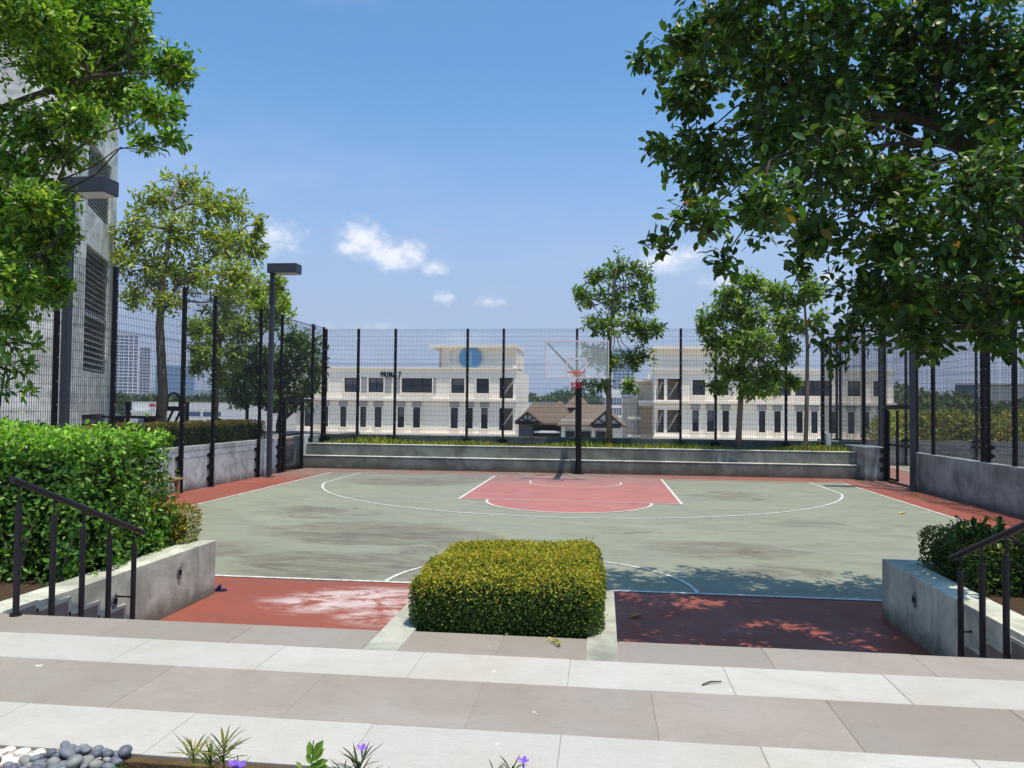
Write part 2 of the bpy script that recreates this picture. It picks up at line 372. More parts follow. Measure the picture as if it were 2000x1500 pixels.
def single_leaves(P, D, N, L, Wd, C, mat, parent, key):
    """each of these leaves is an object of its own; alike leaves share a few meshes"""
    base = []
    for q in range(12):
        me = bpy.data.meshes.new('leaf'); v = T8v.copy(); v[:, 1] *= .42+.05*RNG.random(); v[5, 2] -= .12*RNG.random()
        me.from_pydata(v.tolist(), [], T8f); ca = me.color_attributes.new('col', 'FLOAT_COLOR', 'POINT')
        c = np.median(C, axis=0) if len(C) == 0 else C[RNG.integers(len(C))]
        ca.data.foreach_set('color', np.tile(np.append(c, 1), 8).astype(np.float32)); me.materials.append(mat); base.append((me, c))
    cb = np.array([b[1] for b in base])
    X = unit(D); Yv = unit(np.cross(N, X)); Zv = np.cross(X, Yv)
    for i in range(len(P)):
        me = base[int(np.argmin(((cb-C[i])**2).sum(1)))][0]
        o = bpy.data.objects.new('leaf', me); m = Matrix.Identity(4)
        for r_ in range(3):
            m[r_][0], m[r_][1], m[r_][2], m[r_][3] = X[i, r_]*L[i], Yv[i, r_]*L[i], Zv[i, r_]*L[i], P[i, r_]
        COL.objects.link(o); o.parent = parent; o.matrix_local = m
def pick_single(data, n, mat, parent):
    """split off the n leaves that show largest (nearest the camera and in view)"""
    P, D, N, L, Wd, C = data
    rel = P-CAM; z = rel@_f; x = np.abs(rel@_r)/np.maximum(z, .1); y = np.abs(rel@_u)/np.maximum(z, .1)
    score = z-L*10+1000*((x > .66) | (y > .49) | (z < .3))
    idx = np.argsort(score)[:n]; keep = np.ones(len(P), bool); keep[idx] = False
    single_leaves(P[idx], D[idx], N[idx], L[idx], Wd[idx], C[idx], mat, parent, '')
    return [a[keep] for a in data]
def smooth_path(a, b, bend, n=6):
    a = np.array(a, float); b = np.array(b, float); t = np.linspace(0, 1, n)[:, None]
    return a*(1-t)+b*t+np.array(bend)[None]*(t*(1-t)*4)
def make_tree(name, label, cat, trunk, lobes, leaf, group=None, per=10, spread=.22, L=.12, Wd=.5, cols=None, wts=None,
              mat=None, bark=None, tmpl=4, singles=0, limb_r=.04, droop=.25, branches=None, upaxis=.35, twig_r=.006):
    """trunk: [(x,y,z,r)]; lobes: [(centre, (rx,ry,rz), clusters)]; leaves sit in rosettes at twig ends"""
    mat = mat or M_leaf; bark = bark or M_bark
    b0 = trunk[0][:3]; root = thing(name, label, cat, group, b0); B = np.array(b0)
    tp = np.array([t[:3] for t in trunk], float); tr = [t[3] for t in trunk]
    MB().tube((tp-B).tolist(), tr, 12).build('trunk', bark, root, smooth=True)
    for br in (branches or []):
        bp = np.array([q[:3] for q in br])-B
        MB().tube(bp.tolist(), [q[3] for q in br], 10).build('branch', bark, root, smooth=True)
    allp = np.concatenate([tp[len(tp)//2:]]+[np.array([q[:3] for q in br]) for br in (branches or [])])
    tw = MB(); Ps, Ds, Ns = [], [], []
    for c, rad, ncl in lobes:
        c = np.array(c, float); rad = np.array(rad, float)
        start = allp[np.argmin(((allp-c)*np.array([1, 1, 1.3])).__pow__(2).sum(1)+np.where(allp[:, 2] > c[2]+.1, 4, 0))]
        lp = smooth_path(start, c, (RNG.normal(0, .1), RNG.normal(0, .1), .12*np.linalg.norm(c-start)), 6)
        lp[1:-1] += RNG.normal(0, .03*np.linalg.norm(c-start), lp[1:-1].shape)
        MB().tube((lp-B).tolist(), np.linspace(limb_r, limb_r*.35, 6).tolist(), 7).build('branch', bark, root, smooth=True)
        q = unit(RNG.normal(size=(ncl, 3))); rr = RNG.random((ncl, 1))**.45*RNG.uniform(.85, 1.25, (ncl, 1))
        cp = c+q*rr*rad
        for i in range(0, ncl, 3):
            s0 = lp[1+int(np.argmin(((lp[1:]-cp[i])**2).sum(1)))]
            mid = (s0+cp[i])/2+RNG.normal(0, .06, 3)*np.linalg.norm(cp[i]-s0)
            tw.tube([s0-B, mid-B, cp[i]-B], [twig_r*1.6, twig_r*1.2, twig_r*.6], 4, cap=False)
        ax = unit(q*np.array([1, 1, .6])+np.array([0, 0, upaxis])+RNG.normal(0, .25, (ncl, 3)))
        n = ncl*per
        A = np.repeat(ax, per, axis=0); Pc = np.repeat(cp, per, axis=0)
        rnd = unit(RNG.normal(size=(n, 3))); side = unit(rnd-A*(rnd*A).sum(1, keepdims=True))
        ang = RNG.uniform(.5, 1.45, (n, 1))
        d = unit(A*np.cos(ang)+side*np.sin(ang)+np.array([0, 0, -droop])*RNG.random((n, 1)))
        Pl = Pc-A*RNG.random((n, 1))*spread+d*.02+RNG.normal(0, spread*.18, (n, 3))
        nn = unit(A*.7+np.array([0, 0, .9])+RNG.normal(0, .4, (n, 3)))
        Ps.append(Pl); Ds.append(d); Ns.append(nn)
    t_o = tw.build('twigs', bark, root); t_o['kind'] = 'stuff'
    P = np.concatenate(Ps); D = np.concatenate(Ds); N = np.concatenate(Ns); n = len(P)
    Lv = L*RNG.uniform(.6, 1.2, n); Wv = Lv*Wd*RNG.uniform(.85, 1.15, n)
    C = palette(n, cols, wts)
    data = [P, D, N, Lv, Wv, C]
    data[0] = data[0]
    if singles:
        # children sit in the thing's own space
        pk = pick_single(data, 0, mat, root)
        Pw = data[0]; rel = Pw-CAM; z = rel@_f; x = np.abs(rel@_r)/np.maximum(z, .1); y = np.abs(rel@_u)/np.maximum(z, .1)
        score = z-Lv*8+1000*((x > .655) | (y > .49) | (z < .3)); idx = np.argsort(score)[:singles]
        keep = np.ones(n, bool); keep[idx] = False
        single_leaves(P[idx]-B, D[idx], N[idx], Lv[idx], Wv[idx], C[idx], mat, root, name)
        data = [a[keep] for a in data]
    data[0] = data[0]-B
    leaf_object('crown', *data, mat, root, tmpl, 'stuff')
    return root
def box_hedge(name, label, x0, x1, y0, y1, z0, z1, rnd, dens, L, Wd, cols, wts, topcols=None, topw=None, group=None, tmpl=4,
              mat=None, singles=0, bulge=.03, core=(.018, .03, .010), depth=.10, top_from=.75, skirt=0., upbias=.25):
    """clipped shrub: leaves spread through the outer layer of a rounded box, over a dark twiggy core"""
    mat = mat or M_leafdull
    cx, cy = (x0+x1)/2, (y0+y1)/2; root = thing(name, label, 'hedge', group, (cx, cy, z0))
    h = np.array([(x1-x0)/2, (y1-y0)/2, (z1-z0)/2])
    area = 2*(h[0]*h[2]*4+h[1]*h[2]*4)+h[0]*h[1]*4; n = int(area*dens)
    # points on a rounded box
    fa = np.array([h[1]*h[2], h[1]*h[2], h[0]*h[2], h[0]*h[2], h[0]*h[1]]); k = RNG.choice(5, n, p=fa/fa.sum())
    u = RNG.uniform(-1, 1, (n, 3)); u[k == 0, 0] = -1; u[k == 1, 0] = 1; u[k == 2, 1] = -1; u[k == 3, 1] = 1; u[k == 4, 2] = 1
    p = u*h; inner = np.clip(p, -(h-rnd), h-rnd); inner[:, 2] = np.minimum(p[:, 2], h[2]-rnd)
    nrm = unit(p-inner+1e-6*u); p = inner+nrm*rnd
    ph = RNG.uniform(0, 6, 6)
    wav = bulge*(np.sin(p[:, 0]*3.1+ph[0])+np.sin(p[:, 1]*3.7+ph[1])+np.sin(p[:, 2]*4.3+ph[2])+.7*np.sin(p[:, 0]*8+ph[3])+.7*np.sin(p[:, 1]*9+p[:, 2]*7+ph[4]))
    dp = RNG.random((n, 1))**1.6
    t = (p[:, 2]+h[2])/(2*h[2])
    p = p+nrm*(wav[:, None]-dp*depth+(RNG.random((n, 1)) < .02)*RNG.uniform(0, depth*.55, (n, 1)))
    if skirt: p[:, :2] *= (1-skirt*(1-t)**2)[:, None]
    d = unit(nrm*RNG.uniform(-.1, .6, (n, 1))+RNG.normal(0, .6, (n, 3))+np.array([0, 0, upbias]))
    nn = unit(nrm+np.array([0, 0, .45])+RNG.normal(0, .45, (n, 3)))
    Lv = L*RNG.uniform(.6, 1.25, n); Wv = Lv*Wd
    C = palette(n, cols, wts)
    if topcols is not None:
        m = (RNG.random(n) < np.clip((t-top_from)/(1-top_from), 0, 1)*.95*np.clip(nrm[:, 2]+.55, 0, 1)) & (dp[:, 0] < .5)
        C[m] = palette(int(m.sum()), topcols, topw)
    p[:, 2] += h[2]
    core_m = plain('hedge_core_'+name, core, .95, .05, 0, .5, 12)
    kx = h-np.array([depth*.9, depth*.9, depth*.5]); me = MB()
    s = 6; g = MB()
    g.box(-kx[0], kx[0], -kx[1], kx[1], .03, 2*h[2]-depth*.95)
    c = g.build('core', core_m, root, bevel=min(rnd, .12))
    data = [p, d, nn, Lv, Wv, C]
    if singles:
        B = np.array([cx, cy, z0]); rel = p+B-CAM; z = rel@_f; x = np.abs(rel@_r)/np.maximum(z, .1)
        score = z-Lv*6+1000*((x > .655))+2*dp[:, 0]; idx = np.argsort(score+RNG.random(n)*1.2)[:singles]
        keep = np.ones(n, bool); keep[idx] = False
        single_leaves(p[idx], d[idx], nn[idx], Lv[idx], Wv[idx], C[idx], mat, root, name)
        data = [a[keep] for a in data]
    leaf_object('foliage', *data, mat, root, tmpl, 'stuff')
    return root

def put(mb, name, mats, root, **k):          # builds a part given in world coordinates under its thing
    L0 = Vector((0, 0, 0)); r_ = root
    while r_ is not None: L0 += r_.location; r_ = r_.parent
    mb.v = [(x-L0.x, y-L0.y, z-L0.z) for x, y, z in mb.v]
    return mb.build(name, mats, root, **k)

# ------------------------------------------------------------------ ground, podium, court
M_town = (lambda n: n.done(n.mix(n.noise(.02, 5, .6), (.50, .48, .43), (.36, .36, .28)), .9, .1))(NM('town_ground'))
structure(MB().box(-4000, 4000, -1200, 6000, -9.6, -9.0).build('ground', M_town))
M_deck = concrete('deck', (.32, .32, .30))
structure(MB().box(-42, 42, -45, 8.3, -9.0, -0.03).build('podium', M_deck))
court = structure(MB().box(-9.02, 9.02, -17.0, 1.45, -0.028, 0.0).build('court_floor', M_green))
def sheet(poly, z, name, mat):
    m = MB(); m.add([(x, y, z) for x, y in poly], [tuple(range(len(poly)))]); return structure(m.build(name, mat, court))
def rect(x0, x1, y0, y1): return [(x0, y0), (x1, y0), (x1, y1), (x0, y1)]
b = MB()
for q in (rect(-9, -7.55, -14, 1.44), rect(7.55, 9, -14, 1.44), rect(-7.55, 7.55, .05, 1.44), rect(-9, 9, -17, -14.05)):
    b.add([(x, y, .004) for x, y in q], [(0, 1, 2, 3)])
structure(b.build('red_border', M_red, court))
arc = lambda cx, cy, r, a0, a1, n: [(cx+r*math.cos(a0+(a1-a0)*i/n), cy+r*math.sin(a0+(a1-a0)*i/n)) for i in range(n+1)]
sheet(rect(-2.45, 2.45, -5.8, 0), .004, 'painted_key', M_key)
sheet(arc(0, -5.8, 1.8, math.pi, 2*math.pi, 40), .004, 'painted_half_circle', M_key)
def stripe(path, name, w=.05, z=.008):
    m = MB(); p = [Vector((x, y)) for x, y in path]; vs = []
    for i in range(len(p)):
        d = (p[min(i+1, len(p)-1)]-p[max(i-1, 0)]).normalized(); n = Vector((-d.y, d.x))*w/2
        vs += [(*(p[i]+n), z), (*(p[i]-n), z)]
    m.add(vs, [(2*i, 2*i+1, 2*i+3, 2*i+2) for i in range(len(p)-1)]); return structure(m.build(name, M_line, court))
stripe([(-7.525, -13.97), (-7.525, 0)], 'side_line', .06); stripe([(7.525, -13.97), (7.525, 0)], 'side_line', .06)
stripe([(-7.55, .025), (7.55, .025)], 'base_line', .05, .012)
stripe([(-7.55, -14.02), (7.55, -14.02)], 'half_way_line', .06, .012)
stripe([(-2.45, -5.85), (-2.45, 0)], 'lane_line', .06); stripe([(2.45, -5.85), (2.45, 0)], 'lane_line', .06)
stripe([(-2.42, -5.82), (2.42, -5.82)], 'free_throw_line', .035, .012)
stripe(arc(0, -5.85, 1.8, math.pi, 2*math.pi, 48), 'free_throw_arc', .06)
a0 = math.atan2(-1.415, -6.6) + 2*math.pi
stripe([(-6.6, 0)]+arc(0, -1.575, 6.75, a0, 3*math.pi-a0, 90)+[(6.6, 0)], 'three_point_line', .055)
stripe([(-1.25, -1.2)]+arc(0, -1.575, 1.25, math.pi, 2*math.pi, 40)+[(1.25, -1.2)], 'charge_arc', .04)
stripe(arc(0, -14.02, 1.8, 0.0, math.pi, 48), 'centre_circle', .05)

# ------------------------------------------------------------------ terrace of tiles, stairs and side walls
def box_thing(name, label, cat, mat, *bx, bevel=.006, group=None):
    m = MB()
    for q in bx: m.box(*q)
    return tag(m.build(name, mat, bevel=bevel), label, cat, group)
ter = structure(MB().box(-9, 9, -19.80, -17.925, -.03, .5965).build('terrace', M_grout))
_tm = {}
def tile(x0, x1, y0, y1, mat):
    g = .0016; x0 += g; x1 -= g; y0 += g*.6; y1 -= g*.6
    key = (round(x1-x0, 3), round(y1-y0, 3), mat.name)
    if key not in _tm:
        w, d = (x1-x0)/2, (y1-y0)/2; c = .0022; m = MB()
        lo = [(-w,-d,-.012), (w,-d,-.012), (w,d,-.012), (-w,d,-.012)]; md = [(x, y, -c) for x, y, _ in lo]
        tp = [(x*(1-c/w), y*(1-c/d), 0) for x, y, _ in lo]
        m.add(lo+md+tp, [(3,2,1,0), (8,9,10,11)]+[(i+k, (i+1) % 4+k, (i+1) % 4+4+k, i+4+k) for k in (0, 4) for i in range(4)])
        _tm[key] = m.data('tile', mat)
    o = bpy.data.objects.new('tile', _tm[key]); o.location = ((x0+x1)/2, (y0+y1)/2, .6+random.uniform(-.0012, .0012))
    o.rotation_euler = (random.uniform(-.0012, .0012), random.uniform(-.0012, .0012), 0); return link(o, ter)
random.seed(5)
def row(y0, y1, off, mat, xa, xb, w=.88):
    k = math.floor((xa-off)/w); x = off+k*w
    while x < xb-.02:
        a, c = max(x, xa), min(x+w, xb)
        if c-a > .03: tile(a, c, y0, y1, mat)
        x += w
row(-18.31, -17.915, -1.58, M_tileg, -9, -.72); row(-18.31, -17.90, .10, M_tileg, -.50, .63); row(-18.31, -17.915, 1.71, M_tileg, .825, 9)
row(-18.75, -18.31, .545, M_tilew, -9, 9, .872); row(-19.36, -18.75, .10, M_tileg, -9, 9); row(-19.80, -19.36, .545, M_tilew, -9, 9, .872)
# central planter: kerb, soil, clipped hedge
pl = thing('planter', 'low concrete planter box between the two flights of steps', 'planter', loc=(.05, -17.3, 0))
put(MB().box(-.72, -.50, -18.31, -16.42, 0.0, .601), 'kerb', M_kerb, pl, bevel=.008)
put(MB().box(.63, .825, -18.31, -16.42, 0.0, .601), 'kerb', M_kerb, pl, bevel=.008)
put(MB().box(-.50, .63, -16.60, -16.421, 0.0, .599), 'end_wall', M_kerb, pl)
put(MB().box(-.498, .628, -17.90, -16.602, .01, .52), 'soil', M_soil, pl)
# stairs
M_nose = tile_mat('tread_tile', (.25, .21, .195), .05); M_edge = plain('skirting_edge', (.55, .52, .44), .8, .2, 0, .2, 8)
for x0, x1, wx, s, nm in ((-3.468, -.722, -3.47, 1, 'left'), (.827, 3.528, 3.53, -1, 'right')):
    st = structure(bpy.data.objects.new('stairs', None)); st.location = (x0, -17.9, 0); link(st)
    for k, z in enumerate((.48, .36, .24, .12)):
        put(MB().box(x0, x1, -17.924+.36*k, -17.562+.36*k, 0.002, z), 'tread', M_nose, st, bevel=.006)
    for k, z in enumerate((.48, .36, .24, .12)):                # skirting tiles that climb the wall beside the treads
        y0 = -17.92+.36*k; y1 = y0+.356; t = .012; zt_ = min(z+.15, .57)
        f = MB().box(wx, wx+s*t, y0, y1, z-.12, zt_); put(f, 'skirting', M_nose, st)
        put(MB().box(wx, wx+s*.016, y0, y1+.03, zt_+.0005, zt_+.028).box(wx, wx+s*.016, y1+.0005, y1+.03, z+.03, zt_), 'skirting_trim', M_edge, st)
box_thing('retaining_wall', 'stained concrete side wall of the steps below the big leafy hedge', 'wall', M_stairwall,
          (-3.74, -3.47, -17.95, -14.84, 0, .585), (-9.0, -3.741, -15.10, -14.841, 0, .584))
box_thing('retaining_wall', 'shaded concrete side wall of the steps beside the right handrail', 'wall', M_stairwall,
          (3.53, 3.80, -17.95, -14.70, 0, .585), (3.801, 9.0, -14.96, -14.701, 0, .584))
structure(MB().box(-9, -3.742, -17.93, -15.102, -.03, .50).build('soil_bed', M_soil))
structure(MB().box(3.802, 9, -17.93, -14.962, -.03, .50).build('soil_bed', M_soil))
M_lite = plain('light_plate', (.17, .18, .19), .5, .4)
def step_light(x, s, y, z, label):
    t = thing('step_light', label, 'step light', 'small lights set in the stair walls', (x, y, z)); m = MB()
    pts = [(math.cos(a)*.040, math.sin(a)*.072) for a in np.linspace(0, 2*math.pi, 21)[:-1]]
    m.add([(0, p, q) for p, q in pts]+[(s*.012, p*.93, q*.93) for p, q in pts], [tuple(range(20, 40))]+[(i, (i+1) % 20, 20+(i+1) % 20, 20+i) for i in range(20)])
    m.build('plate', M_lite, t)
    MB().box(s*.0125, s*.018, -.024, .024, -.022, .024).build('lens', M_black, t)
    MB().box(s*.0125, s*.016, -.026, .026, .027, .034).build('hood', M_lite, t)
step_light(-3.469, 1, -15.58, .39, 'small step light high on the left stair wall, nearest the court')
step_light(-3.469, 1, -16.61, .36, 'small step light on the left stair wall behind the railing posts')
step_light(3.529, -1, -15.53, .38, 'small step light on the shaded right stair wall')
# handrails
def handrail(x, label, wx):
    t = thing('handrail', label, 'handrail', 'handrails beside the steps', (x, -17.95, .6)); L0 = -17.95
    a, c = Vector((x, -18.02, 1.545)), Vector((x, -16.47, .935))
    put(MB().tube([a, c], .024, 14), 'rail', M_rail, t, smooth=False)
    for y, zt, zb in ((-17.95, 1.372, .6), (-17.60, 1.24, .482), (-17.27, 1.11, .362), (-16.94, .985, .242), (-16.60, .855, .122)):
        put(MB().tube([(x, y, zb), (x, y, zt)], .0215, 14), 'post', M_rail, t)
        zr = a.z+(c.z-a.z)*(y-a.y)/(c.y-a.y)-.02
        put(MB().tube([(x, y, zt), (x, y, zr)], .007, 8), 'pin', M_rail, t)
        put(MB().tube([(x, y, zb), (x, y, zb+.012)], .04, 14), 'foot', M_rail, t)
    put(MB().tube([(x, -16.60, .40), (wx, -16.60, .40)], .008, 8), 'wall_pin', M_rail, t)
handrail(-3.30, 'black steel handrail in front of the big leafy hedge, left of the steps', -3.47)
handrail(3.45, 'black steel handrail at the right edge, beside the shaded stair wall', 3.53)

# ------------------------------------------------------------------ walls round the court
ew = thing('end_wall', 'long grey concrete bench wall with a ledge behind the baseline', 'wall', loc=(0, 1.45, 0))
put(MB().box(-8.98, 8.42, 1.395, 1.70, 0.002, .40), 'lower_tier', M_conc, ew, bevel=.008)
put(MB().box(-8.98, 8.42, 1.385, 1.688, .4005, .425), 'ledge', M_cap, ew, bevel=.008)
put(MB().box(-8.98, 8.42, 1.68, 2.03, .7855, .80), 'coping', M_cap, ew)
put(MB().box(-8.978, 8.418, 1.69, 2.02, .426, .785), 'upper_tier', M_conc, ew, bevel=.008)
bed = structure(MB().box(-8.98, 8.9, 2.021, 3.15, 0.0, .70).build('grass_bed', M_soil))
box_thing('parapet', 'low dark concrete parapet behind the grass strip at the back fence', 'wall', M_conc, (-9.4, 9.0, 3.16, 3.40, 0, 1.06))
box_thing('side_wall', 'long left side wall with pale streaks below the wire fence', 'wall', M_concL, *[(-9.26, -9.0, -17.9+2.91*k+.004, -17.9+2.91*(k+1)-.004, 0, 1.05) for k in range(6)])
box_thing('side_wall', 'short pale wall stub between the left gate and the bench wall', 'wall', M_concL, (-9.26, -9.0, 1.22, 3.155, 0, 1.05))
box_thing('side_wall', 'long shaded grey right side wall under the wire fence', 'wall', M_conc2, *[(8.9, 9.12, -14.69+2.698*k+.004, -14.69+2.698*(k+1)-.004, 0, .975) for k in range(5)])
box_thing('side_wall', 'grey wall running back from the open right gate', 'wall', M_conc2, (8.43, 8.9, .95, 3.155, 0, .98), (8.901, 9.12, .952, 7.8, 0, .979))
box_thing('boundary_wall', 'far pale wall of the neighbouring court behind the right fence', 'wall', M_mid, (9.3, 30, 7.8, 8.0, 0, .96))
nb = structure(MB().box(9.13, 30, -17, 7.78, -.028, 0).build('neighbour_court', M_green))
structure(MB().box(9.125, 11.2, -17, 7.7, .0005, .004).build('neighbour_border', M_red, nb))
structure(MB().box(11.22, 11.28, -17, 7.7, .0005, .006).build('neighbour_line', M_line, nb))
M_pave = concrete('garden_paving', (.33, .31, .28))
structure(MB().box(-40, -9.261, -17.9, 8.2, -.03, .98).build('garden_terrace', M_pave))
# a short pole stub at the end of the parapet
box_thing('wall_stub', 'small pale concrete post at the right end of the parapet', 'post', M_concL, (7.90, 8.06, 3.0, 3.155, .70, 1.32))

# ------------------------------------------------------------------ welded wire fences
def wire_panel(p0, p1, z0, z1, pitch=.055, rows=.16, r=.0028, folds=(2.2, 3.5)):
    m = MB(); p0 = Vector((*p0, 0)); p1 = Vector((*p1, 0)); d = p1-p0; Lh = d.length; d /= Lh; nrm = Vector((-d.y, d.x, 0))
    def bar4(a, b, ax, ay):
        vs = [p+ax*sx*r+ay*sy*r for p in (a, b) for sx, sy in ((-1,-1),(1,-1),(1,1),(-1,1))]
        m.add(vs, [(0,1,5,4),(1,2,6,5),(2,3,7,6),(3,0,4,7)])
    n = max(2, int(Lh/pitch)); U = Vector((0, 0, 1))
    for i in range(n+1):
        q = p0+d*(Lh*i/n); bar4(q+U*z0, q+U*(z1+.03), d, nrm)
    z = z0+.04
    zs = []
    while z < z1: zs.append(z); z += rows
    for f in folds:
        if z0 < f < z1: zs += [f-.03, f, f+.03]
    for z in zs+[z1]: bar4(p0+U*z+nrm*.007, p1+U*z+nrm*.007, U, nrm)
    return m
def fence_post(x, y, z0, z1, along, s=1, w=.075, d=.075):
    m = MB(); ax = (w, d) if along == 'x' else (d, w)
    m.box(x-ax[0]/2, x+ax[0]/2, y-ax[1]/2, y+ax[1]/2, z0, z1)
    z = z0+.35
    while z < z1:                               # zinc bolt heads
        if along == 'x': m.box(x-.011, x+.011, y-ax[1]/2-.009, y-ax[1]/2-.0005, z-.011, z+.011, 1)
        else: m.box(x+s*(ax[0]/2+.0005), x+s*(ax[0]/2+.009), y-.011, y+.011, z-.011, z+.011, 1)
        z += .42
    return m
def fence(name, label, posts, along, fixed, z0s, ztop, brackets, s=1, zpanel=None, extra=(), group=None):
    pos0 = (posts[0], fixed) if along == 'x' else (fixed, posts[0])
    t = thing(name, label, 'fence', group, (*pos0, 0))
    P2 = (lambda q: (q, fixed)) if along == 'x' else (lambda q: (fixed, q))
    for q, z0 in zip(posts, z0s):
        put(fence_post(*P2(q), z0, ztop, along, s), 'fence_post', [M_black, M_bolt], t)
        for zb in brackets(q, z0):
            x, y = P2(q); bm = MB()
            if along == 'x': bm.box(x-.16, x+.16, y+.038, y+.075, zb-.03, zb+.03).box(x-.10, x-.045, y-.03, y+.038, zb-.05, zb+.05).box(x+.045, x+.10, y-.03, y+.038, zb-.05, zb+.05)
            else: bm.box(x-s*.075, x-s*.038, y-.14, y+.14, zb-.035, zb+.035).box(x-s*.038, x+s*.02, y-.11, y-.0385, zb-.06, zb+.06)
            put(bm, 'bracket', M_black, t)
    for i in range(len(posts)-1):
        a, c = posts[i], posts[i+1]
        zp = zpanel(a, c)
        put(wire_panel(P2(a), P2(c), zp, ztop-.03), 'mesh_panel', M_wire, t)
    return t
xs = [-8.86, -7.69, -6.37, -3.85, -2.61, -.13, .98, 3.29, 4.42, 6.65, 7.80, 9.08]
fence('wire_fence', 'tall black wire mesh fence along the back of the court behind the hoop', xs, 'x', 3.0, [.70]*len(xs), 4.72,
      lambda q, z: (.86, .93), zpanel=lambda a, c: .74)
yl = [-13.6, -12.2, -10.25, -8.62, -6.05, -4.62, -2.0, -.56]
fence('wire_fence', 'tall black wire mesh fence on the left wall, from the hedge to the gate', yl, 'y', -8.93,
      [.0]*len(yl), 4.78, lambda q, z: (.22, .52, .80), s=1, zpanel=lambda a, c: 1.07)
yl2 = [1.98, 2.96]
fence('wire_fence', 'short bay of black wire mesh fence between the left gate and the back corner', yl2, 'y', -8.93,
      [.0, .70], 4.78, lambda q, z: (.30, .62, .9) if q < 2.5 else (.9,), s=1, zpanel=lambda a, c: 1.07)
yr = [-13.3, -10.8, -8.5, -6.2, -5.12, -4.88, -2.33, -1.3]
fence('wire_fence', 'tall black wire mesh fence on top of the long shaded right wall', yr, 'y', 9.02,
      [.975]*len(yr), 4.75, lambda q, z: (1.12, 1.3) if abs(q+5.12) < .1 else (), s=-1, zpanel=lambda a, c: .99)
yr2 = [1.02, 2.9, 5.3, 6.5, 7.6]
fence('wire_fence', 'tall black wire mesh fence running back from the open right gate', yr2, 'y', 9.02,
      [.98]*len(yr2), 4.75, lambda q, z: (), s=-1, zpanel=lambda a, c: .99)
xn = [9.6, 12.1, 14.6, 17.1, 19.6, 22.1, 24.6, 27.1]
fence('wire_fence', 'farther black wire mesh fence behind the neighbouring court on the right', xn, 'x', 7.7,
      [0.0]*len(xn), 4.7, lambda q, z: (.75, .95), zpanel=lambda a, c: .98)
# gates
g = thing('gate', 'closed black steel gate with wire infill in the left wall', 'gate', 'gates of the court', (-8.93, .6, 0))
put(MB().box(-8.975, -8.885, -.52, 1.94, 2.16, 2.26), 'top_beam', M_black, g)
put(MB().box(-8.97, -8.89, -.36, -.27, .005, 2.159), 'gate_post', M_black, g); put(MB().box(-8.97, -8.89, 1.12, 1.20, .005, 2.159), 'gate_post', M_black, g)
for nm_, q in (('leaf_stile', (-8.955, -8.905, -.24, -.17, .06, 2.12)), ('leaf_stile', (-8.955, -8.905, 1.04, 1.10, .06, 2.12)),
               ('leaf_rail', (-8.954, -8.906, -.169, 1.039, 2.05, 2.12)), ('leaf_rail', (-8.954, -8.906, -.169, 1.039, 1.10, 1.16)), ('leaf_rail', (-8.954, -8.906, -.169, 1.039, .06, .13))):
    put(MB().box(*q), nm_, M_black, g)
put(wire_panel((-8.93, -.17), (-8.93, 1.04), .13, 2.05), 'mesh_infill', M_wire, g)
put(wire_panel((-8.93, -.50), (-8.93, 1.94), 2.27, 4.72), 'mesh_panel', M_wire, g)
put(MB().box(-8.90, -8.87, 1.02, 1.07, .95, 1.15), 'latch', M_black, g)
g = thing('gate', 'open black steel gateway in the right wall behind the lamp pole', 'gate', 'gates of the court', (9.0, -.1, 0))
put(MB().box(8.95, 9.05, -1.24, .92, 2.12, 2.24), 'top_beam', M_black, g)
put(MB().box(8.95, 9.04, .85, .94, .005, 2.119), 'gate_post', M_black, g); put(MB().box(8.95, 9.04, -1.19, -1.11, .005, 2.119), 'gate_post', M_black, g)
put(MB().box(8.951, 9.039, -1.109, .849, .012, .05), 'threshold', M_black, g)
lf = []
for nm_, q in (('leaf_stile', (9.02, 9.08, .10, .17, .06, 2.08)), ('leaf_stile', (9.02, 9.08, .78, .84, .06, 2.08)),
               ('leaf_rail', (9.025, 9.075, -1.105, .779, 1.06, 1.12)), ('leaf_rail', (9.025, 9.075, .171, .779, .06, .12))):
    put(MB().box(*q), nm_, M_black, g)
for z in (.34, .62, .88): put(MB().box(8.86, 8.949, .87, 1.08, z-.06, z+.06), 'hinge', M_black, g)
put(wire_panel((9.0, -1.2), (9.0, .9), 2.25, 4.72), 'mesh_panel', M_wire, g)
# lamps
def lamp(x, y, s, label, z0=0.0, h=6.05):
    t = thing('street_lamp', label, 'street lamp', 'floodlight poles round the court', (x, y, z0))
    put(MB().box(x-.062, x+.062, y-.062, y+.062, z0+.002, h-.24), 'pole', M_pole, t, bevel=.012)
    put(MB().box(x-.13, x+.13, y-.13, y+.13, z0+.001, z0+.02), 'base_plate', M_pole, t)
    put(MB().box(x-.04, x+.04, y-.066, y-.0625, z0+.45, z0+.75), 'access_cover', M_pole, t)
    bb = MB()
    for q in ((-.1, -.1), (.1, -.1), (.1, .1), (-.1, .1)): bb.tube([(x+q[0], y+q[1], z0+.02), (x+q[0], y+q[1], z0+.05)], .012, 6)
    put(bb, 'anchor_bolts', M_bolt, t)
    hd = put(MB().box(x-s*.085, x+s*.78, y-.21, y+.21, h-.239, h+.03), 'lamp_head', M_pole, t, bevel=.012)
    put(MB().box(x+s*.14, x+s*.75, y-.18, y+.18, h-.256, h-.2395), 'lens', M_lens, hd)
lamp(-8.68, -1.86, 1, 'grey floodlight pole beside the left gate, head clear against the sky')
lamp(-8.66, -10.35, 1, 'grey floodlight pole half hidden by the left foreground tree', h=5.98)
lamp(8.71, -1.85, -1, 'grey floodlight pole by the open right gate, its head hidden in leaves')
lamp(9.40, 2.45, 1, 'grey floodlight pole behind the wall right of the open gate')

